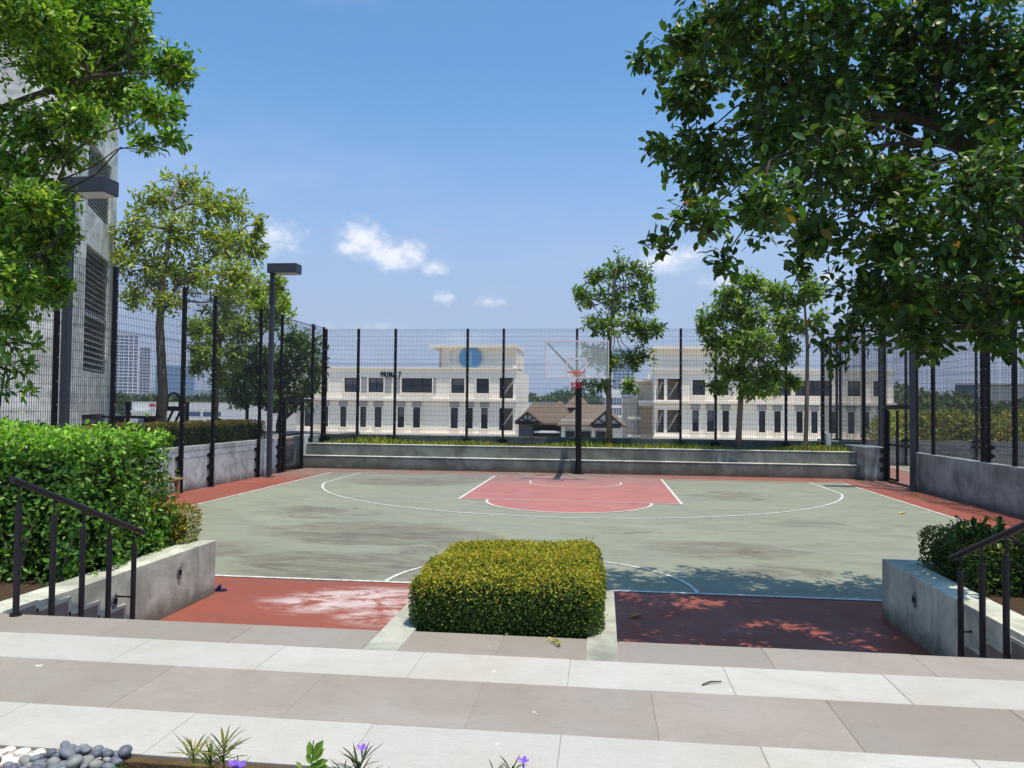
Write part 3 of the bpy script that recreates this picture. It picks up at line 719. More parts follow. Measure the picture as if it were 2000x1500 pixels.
# ------------------------------------------------------------------ hoop
M_acr = (lambda n: (n.done((.82, .90, .88), .06, .5), n)[1])(NM('acrylic'))
_t = M_acr.t.nodes.new('ShaderNodeBsdfTransparent'); _x = M_acr.t.nodes.new('ShaderNodeMixShader'); _x.inputs[0].default_value = .22
M_acr.link(_t.outputs[0], _x.inputs[1]); M_acr.link(M_acr.p.outputs[0], _x.inputs[2]); M_acr.link(_x.outputs[0], M_acr.out.inputs[0]); M_acr = M_acr.m
M_frame = plain('board_white', (.70, .66, .64), .5, .3); M_orange = plain('rim_orange', (.62, .11, .02), .45, .4)
M_net = plain('net_white', (.75, .70, .66), .8, .1); M_netred = plain('net_red', (.55, .03, .06), .8, .1)
hp = thing('basketball_hoop', 'basketball hoop with clear backboard, orange rim and black pole', 'basketball hoop', loc=(0, 1.25, 0))
put(MB().tube([(0, 1.27, .002), (0, 1.27, 2.98)], .090, 20), 'pole', M_black, hp, smooth=False)
put(MB().box(-.17, .17, 1.10, 1.393, .002, .016), 'base_plate', M_black, hp)
put(MB().box(-.08, .08, -1.12, 1.30, 2.981, 3.13), 'arm', M_black, hp)
bd = put(MB().box(-.875, .875, -1.208, -1.190, 2.935, 3.925), 'backboard', M_acr, hp)
fr = MB().box(-.90, .90, -1.225, -1.175, 2.90, 2.934).box(-.90, .90, -1.225, -1.175, 3.926, 3.96).box(-.90, -.876, -1.225, -1.175, 2.9345, 3.9255).box(.876, .90, -1.225, -1.175, 2.9345, 3.9255)
put(fr, 'frame', M_frame, bd)
tg = MB().box(-.295, .295, -1.213, -1.2085, 3.42, 3.47).box(-.295, -.25, -1.213, -1.2085, 3.05, 3.4195).box(.25, .295, -1.213, -1.2085, 3.05, 3.4195)
put(tg, 'target_lines', M_frame, bd)
for s in (-1, 1):
    put(MB().bar((s*.82, -1.16, 3.88), (s*.04, -1.13, 3.10), .028), 'strut', M_pole, hp)
    put(MB().bar((s*.80, -1.15, 3.86), (s*.05, .9, 3.05), .03), 'strut', M_pole, hp)
rim = MB(); ring = [(.235*math.cos(a), -1.50+.235*math.sin(a), 3.05) for a in np.linspace(0, 2*math.pi, 33)]
rim.tube(ring, .0125, 8, cap=False); rim.box(-.09, .09, -1.30, -1.214, 3.0, 3.07)
rim.bar((-.07, -1.22, 2.95), (-.07, -1.33, 3.045), .02).bar((.07, -1.22, 2.95), (.07, -1.33, 3.045), .02)
rm = put(rim, 'rim', M_orange, hp)
net = MB(); netr = MB(); nl = 12
lev = [(3.05, .235), (2.95, .20), (2.86, .165), (2.77, .14), (2.68, .125), (2.60, .13)]
random.seed(3)
for i in range(nl):
    for k in range(len(lev)-1):
        for s in (0, 1):
            a = 2*math.pi*(i+(k % 2)*.5)/nl; c = 2*math.pi*(i+(k % 2)*.5+(.5 if s else -.5))/nl
            j = lambda: random.uniform(-.012, .012)
            p = (lev[k][1]*math.cos(a)+j()*.3, -1.5+lev[k][1]*math.sin(a), lev[k][0]); q = (lev[k+1][1]*math.cos(c)+j(), -1.5+lev[k+1][1]*math.sin(c)+j(), lev[k+1][0]+j())
            (netr if k >= 3 else net).tube([p, q], .0055, 4, cap=False)
put(net, 'net', M_net, hp); put(netr, 'net_hem', M_netred, hp)

# bench along the left wall
bn = thing('bench', 'small wooden bench against the left wall, mostly behind the hedge', 'bench', loc=(-8.65, -7.7, 0))
for k in range(4): put(MB().box(-8.86+.11*k, -8.77+.11*k, -8.6, -6.78, .40, .44), 'slat', M_wood, bn, bevel=.005)
for y in (-8.4, -6.95):
    put(MB().box(-8.84, -8.79, y-.03, y+.03, .003, .399), 'leg', M_wood, bn); put(MB().box(-8.50, -8.45, y-.03, y+.03, .003, .399), 'leg', M_wood, bn)
    put(MB().box(-8.789, -8.501, y-.02, y+.02, .33, .398), 'bearer', M_wood, bn)

# small things lying about
M_navy = plain('navy_rubber', (.012, .014, .07), .6, .3); M_dry = plain('dry_leaf', (.42, .22, .06), .7, .2, 0, .3, 20); M_ylf = plain('yellow_leaf', (.62, .45, .10), .7, .2)
sl = thing('slipper', 'navy blue slipper lying at the corner of the left stair wall', 'slipper', loc=(-3.60, -14.72, .005)); sl.scale = (.8, .8, .8)
MB().prism([(.0, -.045), (.05, -.05), (.12, -.035), (.20, -.05), (.25, -.02), (.25, .03), (.2, .05), (.1, .04), (.03, .045), (-.01, .02)], 0, .025).build('sole', M_navy, sl, bevel=.006)
MB().tube([(.13, -.045, .02), (.15, -.025, .065), (.16, 0, .078), (.15, .025, .065), (.13, .045, .02)], .017, 8).build('strap', M_navy, sl)
def fallen(x, y, z, L, rot, mat, label, group='fallen leaves'):
    v = T8v.copy(); v[:, 2] = np.abs(v[:, 1])*.35+.01+v[:, 0]**2*.12; v[:, 1] *= .55
    m = MB().add((v*L).tolist(), [tuple(f) for f in T8f]); o = m.build('fallen_leaf', mat); o.location = (x, y, z); o.rotation_euler = (0, 0, rot)
    tag(o, label, 'leaf', group)
fallen(1.00, -15.13, .006, .15, .4, M_dry, 'curled dry brown leaf on the shaded red floor right of the clipped hedge')
fallen(6.66, -6.52, .006, .17, .2, M_ylf, 'pale yellow leaf alone on the green floor inside the right sideline')
fallen(2.6, -16.2, .006, .11, 2.0, M_dry, 'small dry leaf on the red floor near the right stair wall')
for i, (x, y, L, r_) in enumerate(((8.2, -3.6, .1, .3), (8.4, -4.4, .09, 1.3), (8.5, -2.9, .1, 2.1), (8.0, -3.2, .08, 3.0), (8.6, -5.2, .1, .8))):
    fallen(x, y, .006, L, r_, M_dry, ('dry leaf on red floor by right wall, '+['right in the middle of the litter', 'pressed close to the wall', 'nearest the gate pole', 'farthest from the wall', 'nearest the camera'][i]), 'leaf litter by the right wall')
o = MB().tube([(0, 0, .006), (.05, .035, .012), (.11, .06, .007)], [.004, .005, .003], 6).build('twig', M_bark); o.location = (1.26, -18.64, .6); tag(o, 'short dark twig lying on a white tile, right of centre', 'twig')
sg = thing('clipping', 'yellow green hedge clipping lying on the brown tile in front of the hedge', 'clipping', loc=(.42, -17.98, .605))
MB().tube([(0, 0, .005), (.03, -.05, .02), (.05, -.12, .006)], .003, 5).build('stem', M_bark, sg)
n = 26; P = np.stack([np.linspace(0, .05, n), np.linspace(0, -.12, n), np.full(n, .012)], 1)+RNG.normal(0, .006, (n, 3))
D = RNG.normal(size=(n, 3)); D[:, 2] = np.abs(D[:, 2])*.4
leaf_object('leaves', P, D, np.tile([0, 0, 1.], (n, 1))+RNG.normal(0, .3, (n, 3)), np.full(n, .03), np.full(n, .014), palette(n, [(.34, .36, .06), (.45, .40, .10)], [1, 1]), M_leafdull, sg, 4, 'stuff')
# scraps of white paper-like flecks on the tiles are in the tile material

# ------------------------------------------------------------------ planting
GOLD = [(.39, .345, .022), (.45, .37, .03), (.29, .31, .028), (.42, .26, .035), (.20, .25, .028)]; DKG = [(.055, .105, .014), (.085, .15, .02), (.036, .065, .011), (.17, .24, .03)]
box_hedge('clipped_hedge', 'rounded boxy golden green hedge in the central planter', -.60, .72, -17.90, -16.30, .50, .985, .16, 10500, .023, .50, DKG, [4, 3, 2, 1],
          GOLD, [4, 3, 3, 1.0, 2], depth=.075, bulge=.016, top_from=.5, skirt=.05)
BR = [(.11, .25, .022), (.08, .19, .02), (.17, .33, .03), (.045, .105, .016)]
big_hedge = box_hedge('leafy_hedge', 'tall bright green leafy hedge behind the left handrail', -9.2, -3.70, -16.75, -15.20, .52, 1.82, .17, 1350, .058, .60, BR, [4, 3, 2, 2],
          [(.22, .42, .035), (.27, .47, .045), (.16, .36, .03)], [3, 2, 2], depth=.28, bulge=.045, top_from=.65, tmpl=8, mat=M_leaf, singles=300, skirt=.03, upbias=.15)
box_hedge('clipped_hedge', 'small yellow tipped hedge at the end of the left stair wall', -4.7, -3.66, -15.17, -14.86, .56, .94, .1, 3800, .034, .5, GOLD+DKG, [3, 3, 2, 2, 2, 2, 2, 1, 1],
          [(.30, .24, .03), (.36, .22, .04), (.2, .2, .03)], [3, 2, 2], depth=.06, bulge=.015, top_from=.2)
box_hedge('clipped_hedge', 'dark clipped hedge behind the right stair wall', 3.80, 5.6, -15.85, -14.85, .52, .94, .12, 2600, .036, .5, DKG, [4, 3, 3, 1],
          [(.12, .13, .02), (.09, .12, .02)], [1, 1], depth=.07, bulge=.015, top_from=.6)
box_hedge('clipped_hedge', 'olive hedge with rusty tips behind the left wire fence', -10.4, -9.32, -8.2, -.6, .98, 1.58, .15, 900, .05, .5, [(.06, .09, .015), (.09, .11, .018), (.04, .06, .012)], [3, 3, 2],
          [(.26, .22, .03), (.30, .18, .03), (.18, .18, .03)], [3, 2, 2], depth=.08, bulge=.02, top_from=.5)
# stems under the leafy hedge
sh = big_hedge
random.seed(9)
for k in range(9):
    x = -3.95-k*.33+random.uniform(-.1, .1); m = MB()
    for j in range(3):
        dx, dy = random.uniform(-.28, .28), random.uniform(-.1, .15)
        m.tube([(x, -16.62, .5), (x+dx*.4, -16.62+dy*.5, .75), (x+dx, -16.6+dy, 1.05)], [.016, .012, .008], 6)
    put(m, 'stem', M_barkpale, sh)

GR = [(.045, .105, .018), (.065, .15, .02), (.027, .065, .012), (.11, .21, .024), (.20, .16, .02), (.34, .16, .02)]
GW = [5, 4, 4, 1.6, .16, .07]
def lob(px, py, Y, rx, ry, n, rz=None):
    c = at(px, py, Y); k = (c-CAM)@_f/FPX
    return (c, (rx*k, (rz or (rx+ry)/2)*k, ry*k), n)
rt = [(1415,40,110,80),(1360,165,85,75),(1325,285,62,52),(1385,315,90,80),(1370,425,72,58),(1412,505,38,42),(1490,120,110,95),(1510,270,110,95),(1485,400,85,68),
      (1610,50,115,90),(1630,180,115,95),(1630,320,115,85),(1600,430,88,52),(1760,60,115,95),(1770,190,105,90),(1750,340,105,85),(1730,455,105,70),(1690,570,85,75),
      (1660,660,68,60),(1785,565,105,75),(1800,650,85,42),(1910,80,115,95),(1910,215,105,90),(1900,365,105,85),(1890,490,115,85),(1905,600,110,75),(2010,110,90,90),
      (2010,330,90,110),(2000,560,90,95),(1965,655,62,34),(1500,-90,120,90),(1700,-110,140,90),(1900,-110,140,90),(2130,60,120,110),(2130,330,120,130),(2120,580,110,110),
      (1285,285,26,16),(1262,110,20,22),(1290,470,18,14),(1560,500,40,30),(1330,80,60,50)]
random.seed(21)
lobs = []
for i, q in enumerate(rt):
    Y = (-15.4+random.uniform(-1.5, 1.5)) if q[2] > 50 else -15.4
    lobs.append(lob(q[0], q[1], Y, q[2], q[3], max(8, int(54*q[2]*q[3]/9000)), q[2]*1.15))
    if q[2] > 80: lobs.append(lob(q[0]+random.uniform(-25, 25), q[1]+random.uniform(-20, 20), -15.4-(Y+15.4)*.8, q[2]*.85, q[3]*.85, int(40*q[2]*q[3]/9000), q[2]))
Yt = -15.5
br1 = [(*at(px, py, Yt), r_) for px, py, r_ in ((2060,520,.12),(2000,430,.108),(1960,352,.096),(1905,305,.085),(1848,264,.074),(1816,236,.062),(1760,226,.048),(1690,224,.038),(1630,218,.028),(1550,180,.016))]
br2 = [(*at(px, py, Yt), r_) for px, py, r_ in ((1820,238,.044),(1824,190,.042),(1836,110,.042),(1846,30,.036),(1860,-70,.026))]
br3 = [(*at(px, py, Yt), r_) for px, py, r_ in ((1850,272,.032),(1800,282,.028),(1760,280,.022),(1700,286,.014))]
make_tree('shade_tree', 'big dark leafy tree overhanging the court from the right foreground', 'tree',
          [(5.10, -15.6, .48, .16), (5.08, -15.58, 1.6, .14), (5.0, -15.55, 2.5, .135), (*at(2060, 520, Yt), .125)], lobs,
          None, per=9, spread=.2, L=.110, Wd=.58, cols=GR, wts=GW, tmpl=8, singles=300, limb_r=.016, droop=.55, branches=[br1, br2, br3], twig_r=.0035)
lt = [(60,30,85,65),(180,45,85,60),(262,105,58,52),(325,130,46,40),(120,140,75,55),(225,190,75,45),(300,205,52,28),(338,265,30,18),(285,280,36,15),(160,230,62,42),
      (60,240,60,36),(118,295,52,30),(30,320,55,46),(70,395,60,42),(25,470,65,60),(98,500,40,42),(55,575,60,40),(10,625,45,30),(100,-60,110,70),(220,-50,80,60),(-70,60,90,90),(-80,260,90,90),(-70,450,80,90),
      (20,400,60,50),(70,460,55,45),(20,540,60,50),(90,560,40,35),(100,380,40,35),(125,460,25,30),(30,20,80,60),(120,90,80,60),(345,110,28,24),(365,140,14,14),(200,110,70,50),(255,30,45,40),(100,420,40,40),(345,215,22,14),(115,560,25,25)]
lobs = []
for q in lt:
    Y = (-15.0+random.uniform(-.9, .9)) if q[2] > 50 else -15.0
    lobs.append(lob(q[0], q[1], Y, q[2], q[3], max(8, int(190*q[2]*q[3]/5500)), q[2]*1.2))
GL = [(.105, .225, .021), (.17, .33, .028), (.05, .12, .016), (.30, .46, .038), (.44, .52, .05)]
Yl = -15.1
make_tree('street_tree', 'bright green leafy tree leaning in from the upper left foreground', 'tree',
          [(-7.3, -15.1, .48, .15), (-7.25, -15.1, 2.2, .13), (*at(-110, 300, Yl), .12), (*at(-60, 120, Yl), .09), (*at(-20, -60, Yl), .06)], lobs, None,
          per=9, spread=.16, L=.095, Wd=.46, cols=GL, wts=[4, 4, 3, 2, .8], tmpl=8, singles=300, limb_r=.013, droop=.18, twig_r=.003,
          branches=[[(*at(-90, 250, Yl), .05), (*at(60, 190, Yl), .04), (*at(180, 150, Yl), .028), (*at(255, 142, Yl), .018), (*at(318, 145, Yl), .008)],
                    [(*at(-100, 420, Yl), .04), (*at(0, 420, Yl), .03), (*at(80, 430, Yl), .015)]])
lobs = [lob(x, y, -15.7, rx, ry, n) for x, y, rx, ry, n in ((15,660,34,20,10),(58,672,22,12,5),(20,705,42,20,9),(60,712,20,12,4),(10,755,34,22,8),(50,760,18,14,3))]
make_tree('sapling', 'pale green sapling poking up above the left end of the tall hedge', 'sapling',
          [(*at(-30, 1010, -15.7), .014), (*at(-10, 850, -15.7), .012), (*at(10, 720, -15.7), .008), (*at(30, 670, -15.7), .005)], lobs, None,
          per=7, spread=.12, L=.105, Wd=.42, cols=[(.11, .22, .025), (.19, .31, .035), (.07, .15, .02)], wts=[3, 3, 2], tmpl=8, limb_r=.006, droop=.1, twig_r=.003)
# shrubs at the right stair wall
lobs = [lob(x, y, -15.6, rx, ry, n) for x, y, rx, ry, n in ((1880,1060,40,30,14),(1930,1040,40,28,14),(1985,1060,45,35,16),(1920,1110,50,40,20),(1985,1140,45,45,20),(1900,1030,20,12,5),(1875,1025,10,8,3))]
make_tree('shrub', 'broad leaved dark green shrub behind the right handrail', 'shrub', [(4.35, -15.9, .5, .02), (4.36, -15.85, .75, .015), (4.38, -15.8, .9, .01)], lobs, None,
          per=8, spread=.10, L=.085, Wd=.5, cols=GR, wts=GW, tmpl=8, limb_r=.008, droop=.2, twig_r=.003)

YG = [(.27, .36, .04), (.36, .42, .045), (.17, .25, .03), (.09, .15, .02), (.42, .38, .055)]
ta = [(355,365,52,36),(300,395,50,34),(258,455,44,42),(405,405,52,42),(455,405,40,40),(345,455,66,42),(435,470,66,44),(290,520,60,44),(370,535,68,44),(450,545,66,44),(495,480,32,44),(262,575,40,26),(320,585,44,26),(235,500,22,30),(505,440,14,20),(440,600,50,34)]
lobs = [lob(x, y, -1.5+random.uniform(-1.2, 1.6), rx, ry, int(64*rx*ry/2500)+8) for x, y, rx, ry in ta]
make_tree('garden_tree', 'tall yellow green tree behind the left fence, left of the lamp pole', 'tree',
          [(*at(313, 838, -1.9), .16), (*at(318, 760, -1.9), .135), (*at(312, 640, -1.9), .115), (*at(318, 540, -1.9), .085), (*at(333, 450, -1.9), .04), (*at(340, 410, -1.9), .015)],
          lobs, None, per=11, spread=.28, L=.19, Wd=.42, cols=YG, wts=[4, 3, 3, 2, .8], bark=M_barkpale, limb_r=.04, droop=.25, twig_r=.007,
          branches=[[(*at(316, 600, -1.9), .06), (*at(350, 555, -1.7), .045), (*at(420, 500, -1.5), .02)]])
tb = [(415,640,40,28),(470,640,44,32),(530,610,44,36),(500,575,44,40),(555,592,20,20),(400,690,34,36),(455,695,30,26),(380,640,26,24),(540,560,22,30),(430,735,26,22),(385,720,16,18)]
lobs = [lob(x, y, 2.5+random.uniform(-.8, .8), rx, ry, int(100*rx*ry/2000)+10) for x, y, rx, ry in tb]
make_tree('garden_tree', 'slimmer yellow green tree behind the lamp pole and left fence', 'tree',
          [(*at(418, 832, 2.5), .11), (*at(424, 740, 2.5), .10), (*at(430, 650, 2.5), .08), (*at(445, 580, 2.5), .05), (*at(460, 520, 2.5), .03)], lobs, None,
          per=11, spread=.28, L=.19, Wd=.42, cols=[(.24, .36, .04), (.34, .45, .045), (.14, .22, .03), (.08, .13, .02)], wts=[4, 3, 3, 1], bark=M_barkpale, limb_r=.03, twig_r=.007)
tcx = [(595,690,38,42),(545,715,46,42),(485,725,52,40),(598,755,32,28),(535,765,58,32),(455,752,34,26),(505,690,36,28),(575,660,30,22),(618,720,16,24),(560,790,50,16),(470,780,30,16)]
lobs = [lob(x, y, 5.5+random.uniform(-1, 1), rx, ry, int(110*rx*ry/2000)+8, (rx+ry)*.7) for x, y, rx, ry in tcx]
make_tree('bushy_tree', 'dense dark green bushy tree behind the left gate', 'tree', [(*at(548, 862, 5.5), .16), (*at(546, 830, 5.5), .14), (*at(552, 795, 5.5), .11), (*at(548, 740, 5.5), .06)], lobs, None,
          per=11, spread=.3, L=.22, Wd=.45, cols=[(.065, .14, .02), (.10, .19, .025), (.04, .09, .014), (.17, .27, .035)], wts=[4, 3, 3, 1], limb_r=.05, twig_r=.008,
          branches=[[(*at(546, 825, 5.5), .09), (*at(570, 805, 5.5), .07), (*at(590, 780, 5.5), .04)]])
MG = [(.10, .195, .025), (.145, .26, .03), (.06, .12, .018), (.22, .34, .04), (.30, .41, .05)]
def back_tree(label, trunk, crown, Y, wts, dens=26, bark=M_barkpale):
    lobs = [lob(x, y, Y+random.uniform(-.6, .6), rx, ry, int(3.0*dens*rx*ry/1200)+7, (rx+ry)/2) for x, y, rx, ry in crown]
    make_tree('slender_tree', label, 'tree', [(*at(x, y, Y), r_) for x, y, r_ in trunk], lobs, None, 'young trees in the grass strip behind the hoop', per=9, spread=.22, L=.20, Wd=.42,
              cols=MG, wts=wts, bark=bark, limb_r=.022, droop=.35, twig_r=.006)
back_tree('slender tree with a dark trunk just right of the backboard', [(1191,872,.10),(1189,780,.09),(1188,700,.085),(1192,640,.07),(1199,570,.045),(1206,500,.02)],
          [(1207,522,24,26),(1165,540,28,20),(1248,535,34,26),(1148,582,30,22),(1205,580,44,30),(1262,590,30,26),(1178,632,40,24),(1240,635,40,24),(1160,690,28,18),(1245,700,34,26),(1195,705,32,22),(1165,752,38,13),(1228,752,26,12),(1262,655,22,18),(1130,575,14,12),(1282,640,16,16)], 2.55, [4, 3, 4, 1.5, .5], 18)
back_tree('fuller bright green tree on the right end of the grass strip', [(1441,884,.10),(1446,790,.085),(1452,690,.07),(1460,600,.045),(1466,535,.02)],
          [(1468,550,40,20),(1425,578,38,26),(1515,575,38,30),(1395,618,34,24),(1455,615,54,34),(1530,630,34,32),(1400,665,38,26),(1465,670,56,36),(1535,685,28,28),(1430,722,46,26),(1505,730,44,28),(1400,755,24,13),(1475,762,48,16),(1548,745,18,18),(1375,640,16,14)], 2.2, [3, 4, 2, 2.5, 1.5], 26)
back_tree('thin tree with sparse leaves nearest the right corner of the back fence', [(1573,882,.075),(1576,780,.065),(1577,680,.055),(1572,600,.035),(1568,525,.015)],
          [(1568,540,20,20),(1592,575,24,22),(1552,590,18,20),(1598,625,22,22),(1570,570,14,16),(1590,560,16,16),(1565,640,10,12)], 2.1, [4, 3, 3, 1.5, 1], 16)

# grass and creeping weeds in the strip
n = 12000
gx = RNG.uniform(-8.7, 8.4, n); gy = 2.05+1.05*RNG.random(n); dens_ = .5+.5*np.sin(gx*1.3+1)*np.sin(gx*.47+2)
hh = (.08+.26*RNG.random(n)**2*(.25+dens_))
P = np.stack([gx, gy, np.full(n, .70)], 1); D = unit(np.stack([RNG.normal(0, .45, n), RNG.normal(0, .45, n), np.ones(n)], 1)); N = unit(RNG.normal(size=(n, 3))*np.array([1, 1, .1]))
go = leaf_object('grass', P, D, N, hh, np.full(n, .045), palette(n, [(.24, .32, .04), (.36, .38, .05), (.14, .20, .03), (.48, .44, .07)], [3, 3, 2, 1.5]), M_leafdull, None, 4, 'stuff')

# ------------------------------------------------------------------ front bed: soil, pebbles, flowering plants
structure(MB().box(-1.27, 9, -22.0, -19.803, -.03, .45).build('flower_bed', M_soil))
structure(MB().box(-9, -1.275, -22.0, -19.803, -.03, .585).build('pebble_bed', plain('mortar', (.42, .38, .34), .9, .1, 0, .2, 14)))
structure(MB().box(-9, 9, -32, -22.003, -.03, .55).build('path', M_deck))
M_edge2 = (lambda n: n.done(n.mix(n.noise((6, 6, 18), 6, .75), (.03, .018, .009), (.20, .13, .065)), .9, .1, bump=n.noise(24, 5, .7), bstr=.8, bdist=.02))(NM('bed_edge'))
eb = MB(); random.seed(4); x = -1.30
while x < 3.4:
    w = random.uniform(.35, .8); eb.box(x, min(x+w, 3.4)-.004, -19.84+random.uniform(-.008, .006), -19.802, .44, .592+random.uniform(-.008, .004)); x += w
tag(eb.build('bed_edging', M_edge2, bevel=.006), 'rough brown edging strip between the white tiles and the flower bed', 'edging')
M_pg = [plain('pebble_grey', (.17, .185, .21), .55, .3, 0, .3, 18), plain('pebble_slate', (.11, .12, .15), .5, .35, 0, .3, 18), plain('pebble_sage', (.25, .26, .24), .6, .3, 0, .25, 18)]
M_pw = [plain('pebble_white', (.74, .67, .60), .55, .3, 0, .1, 14), plain('pebble_cream', (.70, .60, .52), .55, .3, 0, .12, 14)]
def pebble_mesh(mat, seed):
    random.seed(seed); m = MB(); n, k = 10, 6; vs = [(0, 0, -1)]
    for i in range(1, k):
        t = math.pi*i/k-math.pi/2
        for j in range(n):
            a = 2*math.pi*j/n; vs.append((math.cos(t)*math.cos(a)*(1+random.uniform(-.06, .06)), math.cos(t)*math.sin(a)*(1+random.uniform(-.06, .06)), math.sin(t)))
    vs.append((0, 0, 1)); fs = [(0, 1+(j+1) % n, 1+j) for j in range(n)]
    for i in range(k-2):
        for j in range(n): fs.append((1+i*n+j, 1+i*n+(j+1) % n, 1+(i+1)*n+(j+1) % n, 1+(i+1)*n+j))
    e = len(vs)-1; fs += [(1+(k-2)*n+j, 1+(k-2)*n+(j+1) % n, e) for j in range(n)]
    m.add(vs, fs); me = m.data('pebble', mat); me.polygons.foreach_set('use_smooth', [True]*len(me.polygons)); return me
pgm = [pebble_mesh(m, s) for s, m in enumerate(M_pg*2)]; pwm = [pebble_mesh(m, 20+s) for s, m in enumerate(M_pw*2)]
random.seed(77)
def pebble(me, x, y, z, a, b_, c, tilt, label, group):
    o = bpy.data.objects.new('pebble', me); o.location = (x, y, z); o.scale = (a, b_, c)
    o.rotation_euler = (random.uniform(-tilt, tilt), random.uniform(-tilt, tilt), random.uniform(0, 6.3)); link(o); tag(o, label, 'pebble', group)
# heap of grey river pebbles: rest on one another, highest along the back
placed = []
def heap_edge(x): return -19.80+min(0, (x+1.53)*1.05)          # back edge of the grey heap
tries = 0
while len(placed) < 190 and tries < 30000:
    tries += 1; x = random.uniform(-2.2, -1.25); y = random.uniform(-20.36, -19.79); r_ = random.uniform(.015, .030)
    if y > heap_edge(x): continue
    if all((x-q[0])**2+(y-q[1])**2 > (.80*(r_+q[2]))**2 for q in placed): placed.append((x, y, r_))
GREYS = {0: 'smooth mid grey', 1: 'dark slate grey', 2: 'pale sage grey'}
for i, (x, y, r_) in enumerate(placed):
    k = random.choice((0, 0, 1, 1, 2, 2)); up = .018 if (i % 3 == 0) else 0
    edge = 'along the back of' if y > heap_edge(x)-.05 else 'in'
    pebble(pgm[k+3*(i % 2)], x, y, .59+r_*.5+up, r_*random.uniform(1.05, 1.35), r_*random.uniform(.9, 1.1), r_*random.uniform(.62, .9), .5,
           GREYS[k]+' river pebble '+edge+' the heap at bottom left', 'grey pebbles heaped in the corner')
wp = []; tries = 0
while len(wp) < 150 and tries < 30000:
    tries += 1; x = random.uniform(-2.6, -1.46); y = random.uniform(-20.4, -19.812); r_ = random.uniform(.020, .030)
    if y < heap_edge(x)-.02: continue
    if all((x-q[0])**2+((y-q[1])*1.2)**2 > (.93*(r_+q[2]))**2 for q in wp): wp.append((x, y, r_))
for i, (x, y, r_) in enumerate(wp):
    k = i % 2
    pebble(pwm[k+2*((i//2) % 2)], x, y, .588, r_*random.uniform(1.1, 1.4), r_*random.uniform(.8, 1.), r_*.45, .1,
           ('flat white' if k == 0 else 'flat cream')+' pebble in the band behind the grey pebbles', 'white pebbles set in a band')

M_petal = plain('petal_purple', (.27, .13, .58), .6, .2, 0, .2, 60)
def leaves_part(root, spec, cols, name='leaf', W=.08, nseg=5):
    for (b0, dr, L, bend) in spec:               # each strap leaf a part of its own
        m = MB(); d = Vector(dr).normalized(); side = d.cross(Vector((0, 0, 1))).normalized(); vs = []
        for i in range(nseg+1):
            t = i/nseg; p = Vector(b0)+d*L*t+Vector((0, 0, -bend*L*t*t)); w = L*W*(math.sin(math.pi*min(1, .12+t*.88)))
            vs += [p+side*w*.5+Vector((0, 0, w*.25)), p, p-side*w*.5+Vector((0, 0, w*.25))]
        fs = [(3*i+k, 3*i+k+1, 3*i+k+4, 3*i+k+3) for i in range(nseg) for k in (0, 1)]
        m.add(vs, fs); o = m.build(name, M_leafdull, root)
        ca = o.data.color_attributes.new('col', 'FLOAT_COLOR', 'POINT'); c = palette(1, cols, [1]*len(cols), .12)[0]
        ca.data.foreach_set('color', np.tile(np.append(c, 1), len(vs)).astype(np.float32))
def flower(root, p, r_=.018):
    m = MB(); p = Vector(p); n = 5
    for k in range(n):
        a = 2*math.pi*k/n; u = Vector((math.cos(a), math.sin(a)*.7-.3, .45+.3*math.sin(a))); w = Vector((-math.sin(a), math.cos(a), .1))
        m.add([p, p+u*r_*.6+w*r_*.45, p+u*r_*1.15+w*r_*.3+Vector((0, 0, .002)), p+u*r_*1.15-w*r_*.3, p+u*r_*.6-w*r_*.45], [(0, 1, 2, 3, 4)])
    put_local = m.build('flower', M_petal, root)
    MB().tube([p-Vector((0, 0, .03)), p], [.002, .004], 5).build('flower_tube', M_petal, root)
def spiky(px, py, Y, h, nl, cols, label, fl=None, spreadk=.8, lw=.075, group='spiky flowering plants in the front bed', cat='plant'):
    c = at(px, py, Y); base = Vector((c[0], c[1], .45)); t = thing('spiky_plant', label, cat, group, base); H = c[2]-.45
    MB().tube([(0, 0, 0), (.004, .002, H*.5), (0, 0, H)], [.0045, .004, .003], 6).build('stem', M_stem, t)
    sp = []
    for k in range(nl):
        a = k*2.4+random.random(); f = random.random(); up = random.uniform(.15, 1.3)
        sp.append(((0, 0, H*(.82+.18*f)), (math.cos(a)*spreadk, math.sin(a)*spreadk, up), h*random.uniform(.7, 1.1), random.uniform(.1, .35)))
    leaves_part(t, sp, cols, 'leaf', lw)
    for q in fl or ():
        p = at(*q, Y)-np.array(base); flower(t, tuple(p))
    return t
M_stem = plain('green_stem', (.12, .16, .04), .7, .2)
DG = [(.05, .08, .025), (.07, .10, .03), (.10, .12, .05)]; YL = [(.20, .20, .03), (.32, .27, .04), (.12, .15, .03)]
random.seed(31)
spiky(702, 1492, -20.15, .125, 22, DG, 'spiky dark leaved plant with a purple flower left of centre', [(707, 1463)])
spiky(672, 1503, -20.18, .09, 12, DG, 'small flowerless spiky plant just left of the purple flower')
spiky(748, 1506, -20.2, .08, 10, DG, 'small flowerless spiky plant just right of the purple flower')
spiky(1000, 1503, -20.18, .105, 16, DG, 'spiky dark leaved plant with a purple flower at the bottom centre', [(1022, 1488)])
spiky(965, 1508, -20.2, .08, 10, DG, 'small spiky plant at the bottom edge left of the centre flower')
spiky(378, 1462, -20.1, .135, 30, YL, 'yellowing spiky plant nearest the pebbles', lw=.05, group='yellowing spiky plants')
spiky(437, 1460, -20.1, .14, 26, YL+DG, 'tall thin leaved spiky plant right of the yellowing one', group='yellowing spiky plants')
spiky(412, 1478, -20.12, .12, 26, [(.10, .17, .03), (.16, .22, .03)], 'green spiky plant between the two yellowing plants', group='yellowing spiky plants')
